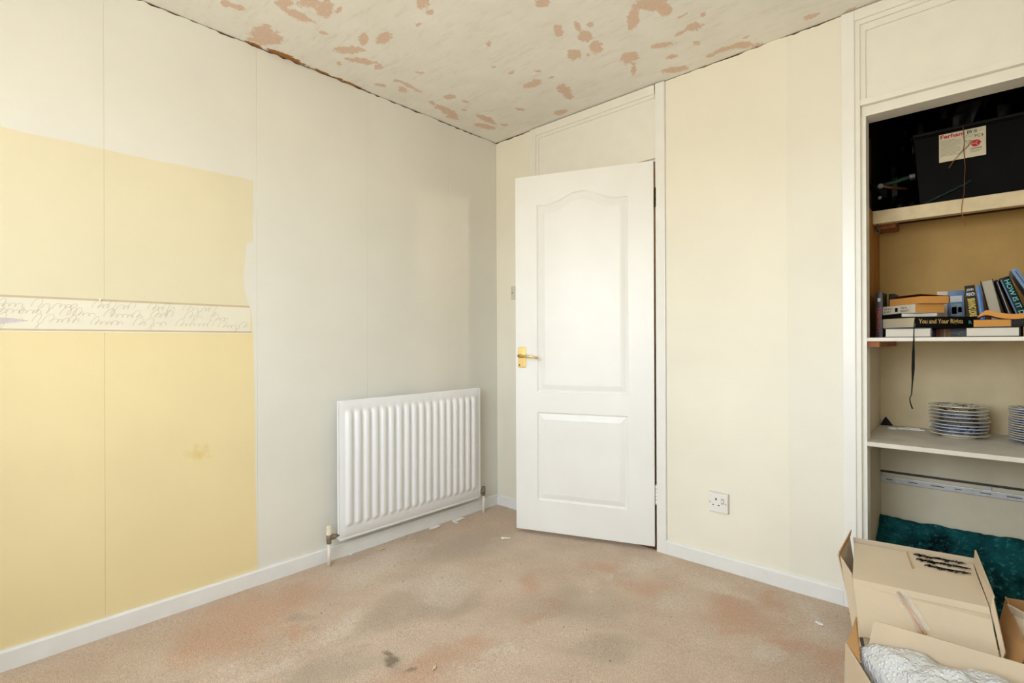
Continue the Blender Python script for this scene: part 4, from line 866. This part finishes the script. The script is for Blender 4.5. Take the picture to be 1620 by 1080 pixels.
def bubble():
    k = NT('bubble_film'); v = k.coord(); vo = k.n('TexVoronoi'); vo.inputs['Scale'].default_value = 105; k.l(v, vo.inputs['Vector'])
    d_ = vo.outputs['Distance']; k.base(k.mix(k.mr(d_, .2, .6), lin(244, 244, 243), lin(226, 226, 226)))
    k.bump(k.mr(d_, .15, .55, 1, 0), .8, .004); M = k.set(.18, 0, .6)
    k.b.inputs['Transmission Weight'].default_value = .15
    nx, ny = 70, 70; vs = []
    for j in range(ny):
        for i in range(nx):
            u, v_ = i/(nx-1), j/(ny-1); y = -.812-.375*v_; xl = 2.120+.115*min(1, v_/.33)**.8 if v_ < .33 else 2.235; xr = 2.468+.02*v_
            x = xl+(xr-xl)*u; e = min(1, 6*min(u, 1-u, 1.0)+.12)
            z = .244+.070*u*min(1, v_*8)+.034*e*math.sin(math.pi*min(1, .15+u*.9))+.020*noise.fractal(Vector((x*9, y*9, 4)), 1.0, 2.0, 3)+.006*noise.noise(Vector((x*34, y*34, 1)))
            r_ = abs(noise.noise(Vector((x*16+y*6, y*7-x*5, 8)))); z += .012*max(0, .35-r_)
            vs.append((x, y, z))
    top = len(vs); vs += [(x, y, .02) for x, y, z in vs]
    fs = [(j*nx+i, j*nx+i+1, (j+1)*nx+i+1, (j+1)*nx+i) for j in range(ny-1) for i in range(nx-1)]
    ring = [i for i in range(nx)]+[j*nx+nx-1 for j in range(1, ny)]+[(ny-1)*nx+i for i in range(nx-2, -1, -1)]+[j*nx for j in range(ny-2, 0, -1)]
    fs += [(ring[i], top+ring[i], top+ring[(i+1) % len(ring)], ring[(i+1) % len(ring)]) for i in range(len(ring))]
    o = MB().add(vs, fs, smooth=True).build('bubble_wrap', M)
    bm = bmesh.new(); bm.from_mesh(o.data); bmesh.ops.delete(bm, geom=[v for v in bm.verts if not v.link_faces], context='VERTS'); bm.to_mesh(o.data); bm.free()
    tag(o, 'crumpled clear bubble wrap filling the open cardboard box', 'bubble wrap')
bubble()
b3 = empty('cardboard_box', (2.62, -.42, 0), 0, 'open cardboard box with drooping flaps at the frame edge beside the closed box', 'box')
sheet(b3, 'side_wall', [(2.450,-.22,0), (2.83,-.19,0), (2.83,-.19,.30), (2.440,-.225,.268)], m=M_cardb)
sheet(b3, 'side_wall', [(2.480,-.66,0), (2.450,-.22,0), (2.440,-.225,.272), (2.472,-.655,.285)], m=M_card)
sheet(b3, 'side_wall', [(2.83,-.19,0), (2.86,-.63,0), (2.86,-.63,.285), (2.83,-.19,.272)])
sheet(b3, 'side_wall', [(2.86,-.63,0), (2.480,-.66,0), (2.472,-.655,.285), (2.86,-.63,.285)])
sheet(b3, 'bottom', [(2.455,-.225,.004), (2.482,-.655,.004), (2.855,-.628,.004), (2.825,-.195,.004)])
sheet(b3, 'flap', [(2.440,-.240,.274), (2.471,-.64,.285), (2.432,-.62,.215), (2.420,-.40,.245)], m=M_cardb, t=.003)
sheet(b3, 'flap', [(2.472,-.657,.285), (2.86,-.632,.285), (2.855,-.72,.20), (2.468,-.745,.20)], sub_=6, m=M_card2)

sheet(b3, 'flap', [(2.450,-.36,.275), (2.440,-.362,.302), (2.56,-.50,.305), (2.56,-.58,.20), (2.449,-.549,.215)], t=.004, m=M_card2)
# ------------------------------------------------------------------ paper scraps and crumbs on the carpet
M_paper = mat('white_paper_scrap', lin(246, 244, 240), .7, var=.02); M_flake = mat('tan_paper_flake', lin(214, 190, 158), .8, var=.1)
def blob(cx, cy, L, W, ang, seed, n=11):
    r = random.Random(seed); out = []
    for i in range(n):
        t = 2*math.pi*i/n; rr = r.uniform(.65, 1.1); x, y = L/2*rr*math.cos(t), W/2*rr*math.sin(t)
        out.append((cx+x*math.cos(ang)-y*math.sin(ang), cy+x*math.sin(ang)+y*math.cos(ang)))
    return out
for i, (cx, cy, L, W, an, m, lab, cat) in enumerate((
    (.453, -.418, .032, .022, .3, M_paper, 'small white paper scrap alone on the carpet near the door', 'scrap'),
    (.470, -.400, .026, .008, .5, M_paper, 'thin white paper sliver beside the scrap near the door', 'scrap'),
    (.040, -.560, .100, .030, 1.55, M_paper, 'long torn white paper strip on the carpet under the radiator', 'scrap'),
    (.045, -.385, .110, .034, 1.50, M_paper, 'lumpy white paper strip on the carpet nearest the radiator valve in the corner', 'scrap'),
    (.075, -.430, .030, .016, .4, M_paper, 'short white paper tab beside the lumpy strip', 'scrap'),
    (.075, -.955, .062, .018, 1.0, M_flake, 'curled tan paper flake on the carpet below the radiator', 'flake'),
    (.115, -.770, .030, .010, .9, M_flake, 'tiny tan paper flake in front of the radiator', 'flake'),
    (.055, -.790, .026, .012, 1.2, M_flake, 'tan paper crumb by the skirting under the radiator', 'flake'),
    (.025, -1.090, .016, .010, .9, M_paper, 'tiny white paper crumb by the skirting near the floor pipe', 'flake'),
    (.562, -.945, .018, .009, .2, M_flake, 'small orange-brown flake in the middle of the carpet', 'flake'),
    (1.055, -1.385, .030, .009, 1.9, M_flake, 'pale splinter on the stained carpet towards the room centre', 'flake'),
    (1.93, -.235, .034, .012, -.3, M_paper, 'white thread scrap on the carpet by the skirting near the boxes', 'scrap'))):
    z = floor_z(cx, cy)+.001
    o = MB().poly([(x, y, z+.0045+.004*((k2*3) % 4)/4) for k2, (x, y) in enumerate(blob(cx, cy, L, W, an, 500+i))], (0,0,1), .004).build('paper_flake' if cat == 'flake' else 'paper_scrap', m, tri=True)
    tag(o, lab, cat)
cr_ = MB(); r_ = random.Random(11)
for i in range(150):
    x, y = r_.uniform(.05, 2.0), r_.uniform(-1.75, -.06); s = r_.uniform(.0012, .0034); z = floor_z(x, y)
    cr_.add([(x-s, y, z), (x+s, y-s*.5, z), (x, y+s, z), (x, y, z+s*1.4)], [(0,1,3), (1,2,3), (2,0,3), (0,2,1)], None, 0 if r_.random() < .6 else 1)
tag(cr_.build('carpet_crumbs', [mat('pale_crumb', lin(226, 214, 196), .8), mat('dark_crumb', lin(84, 66, 48), .8)]), 'scattered tiny pale and dark crumbs on the worn carpet', 'crumbs', kind='stuff')
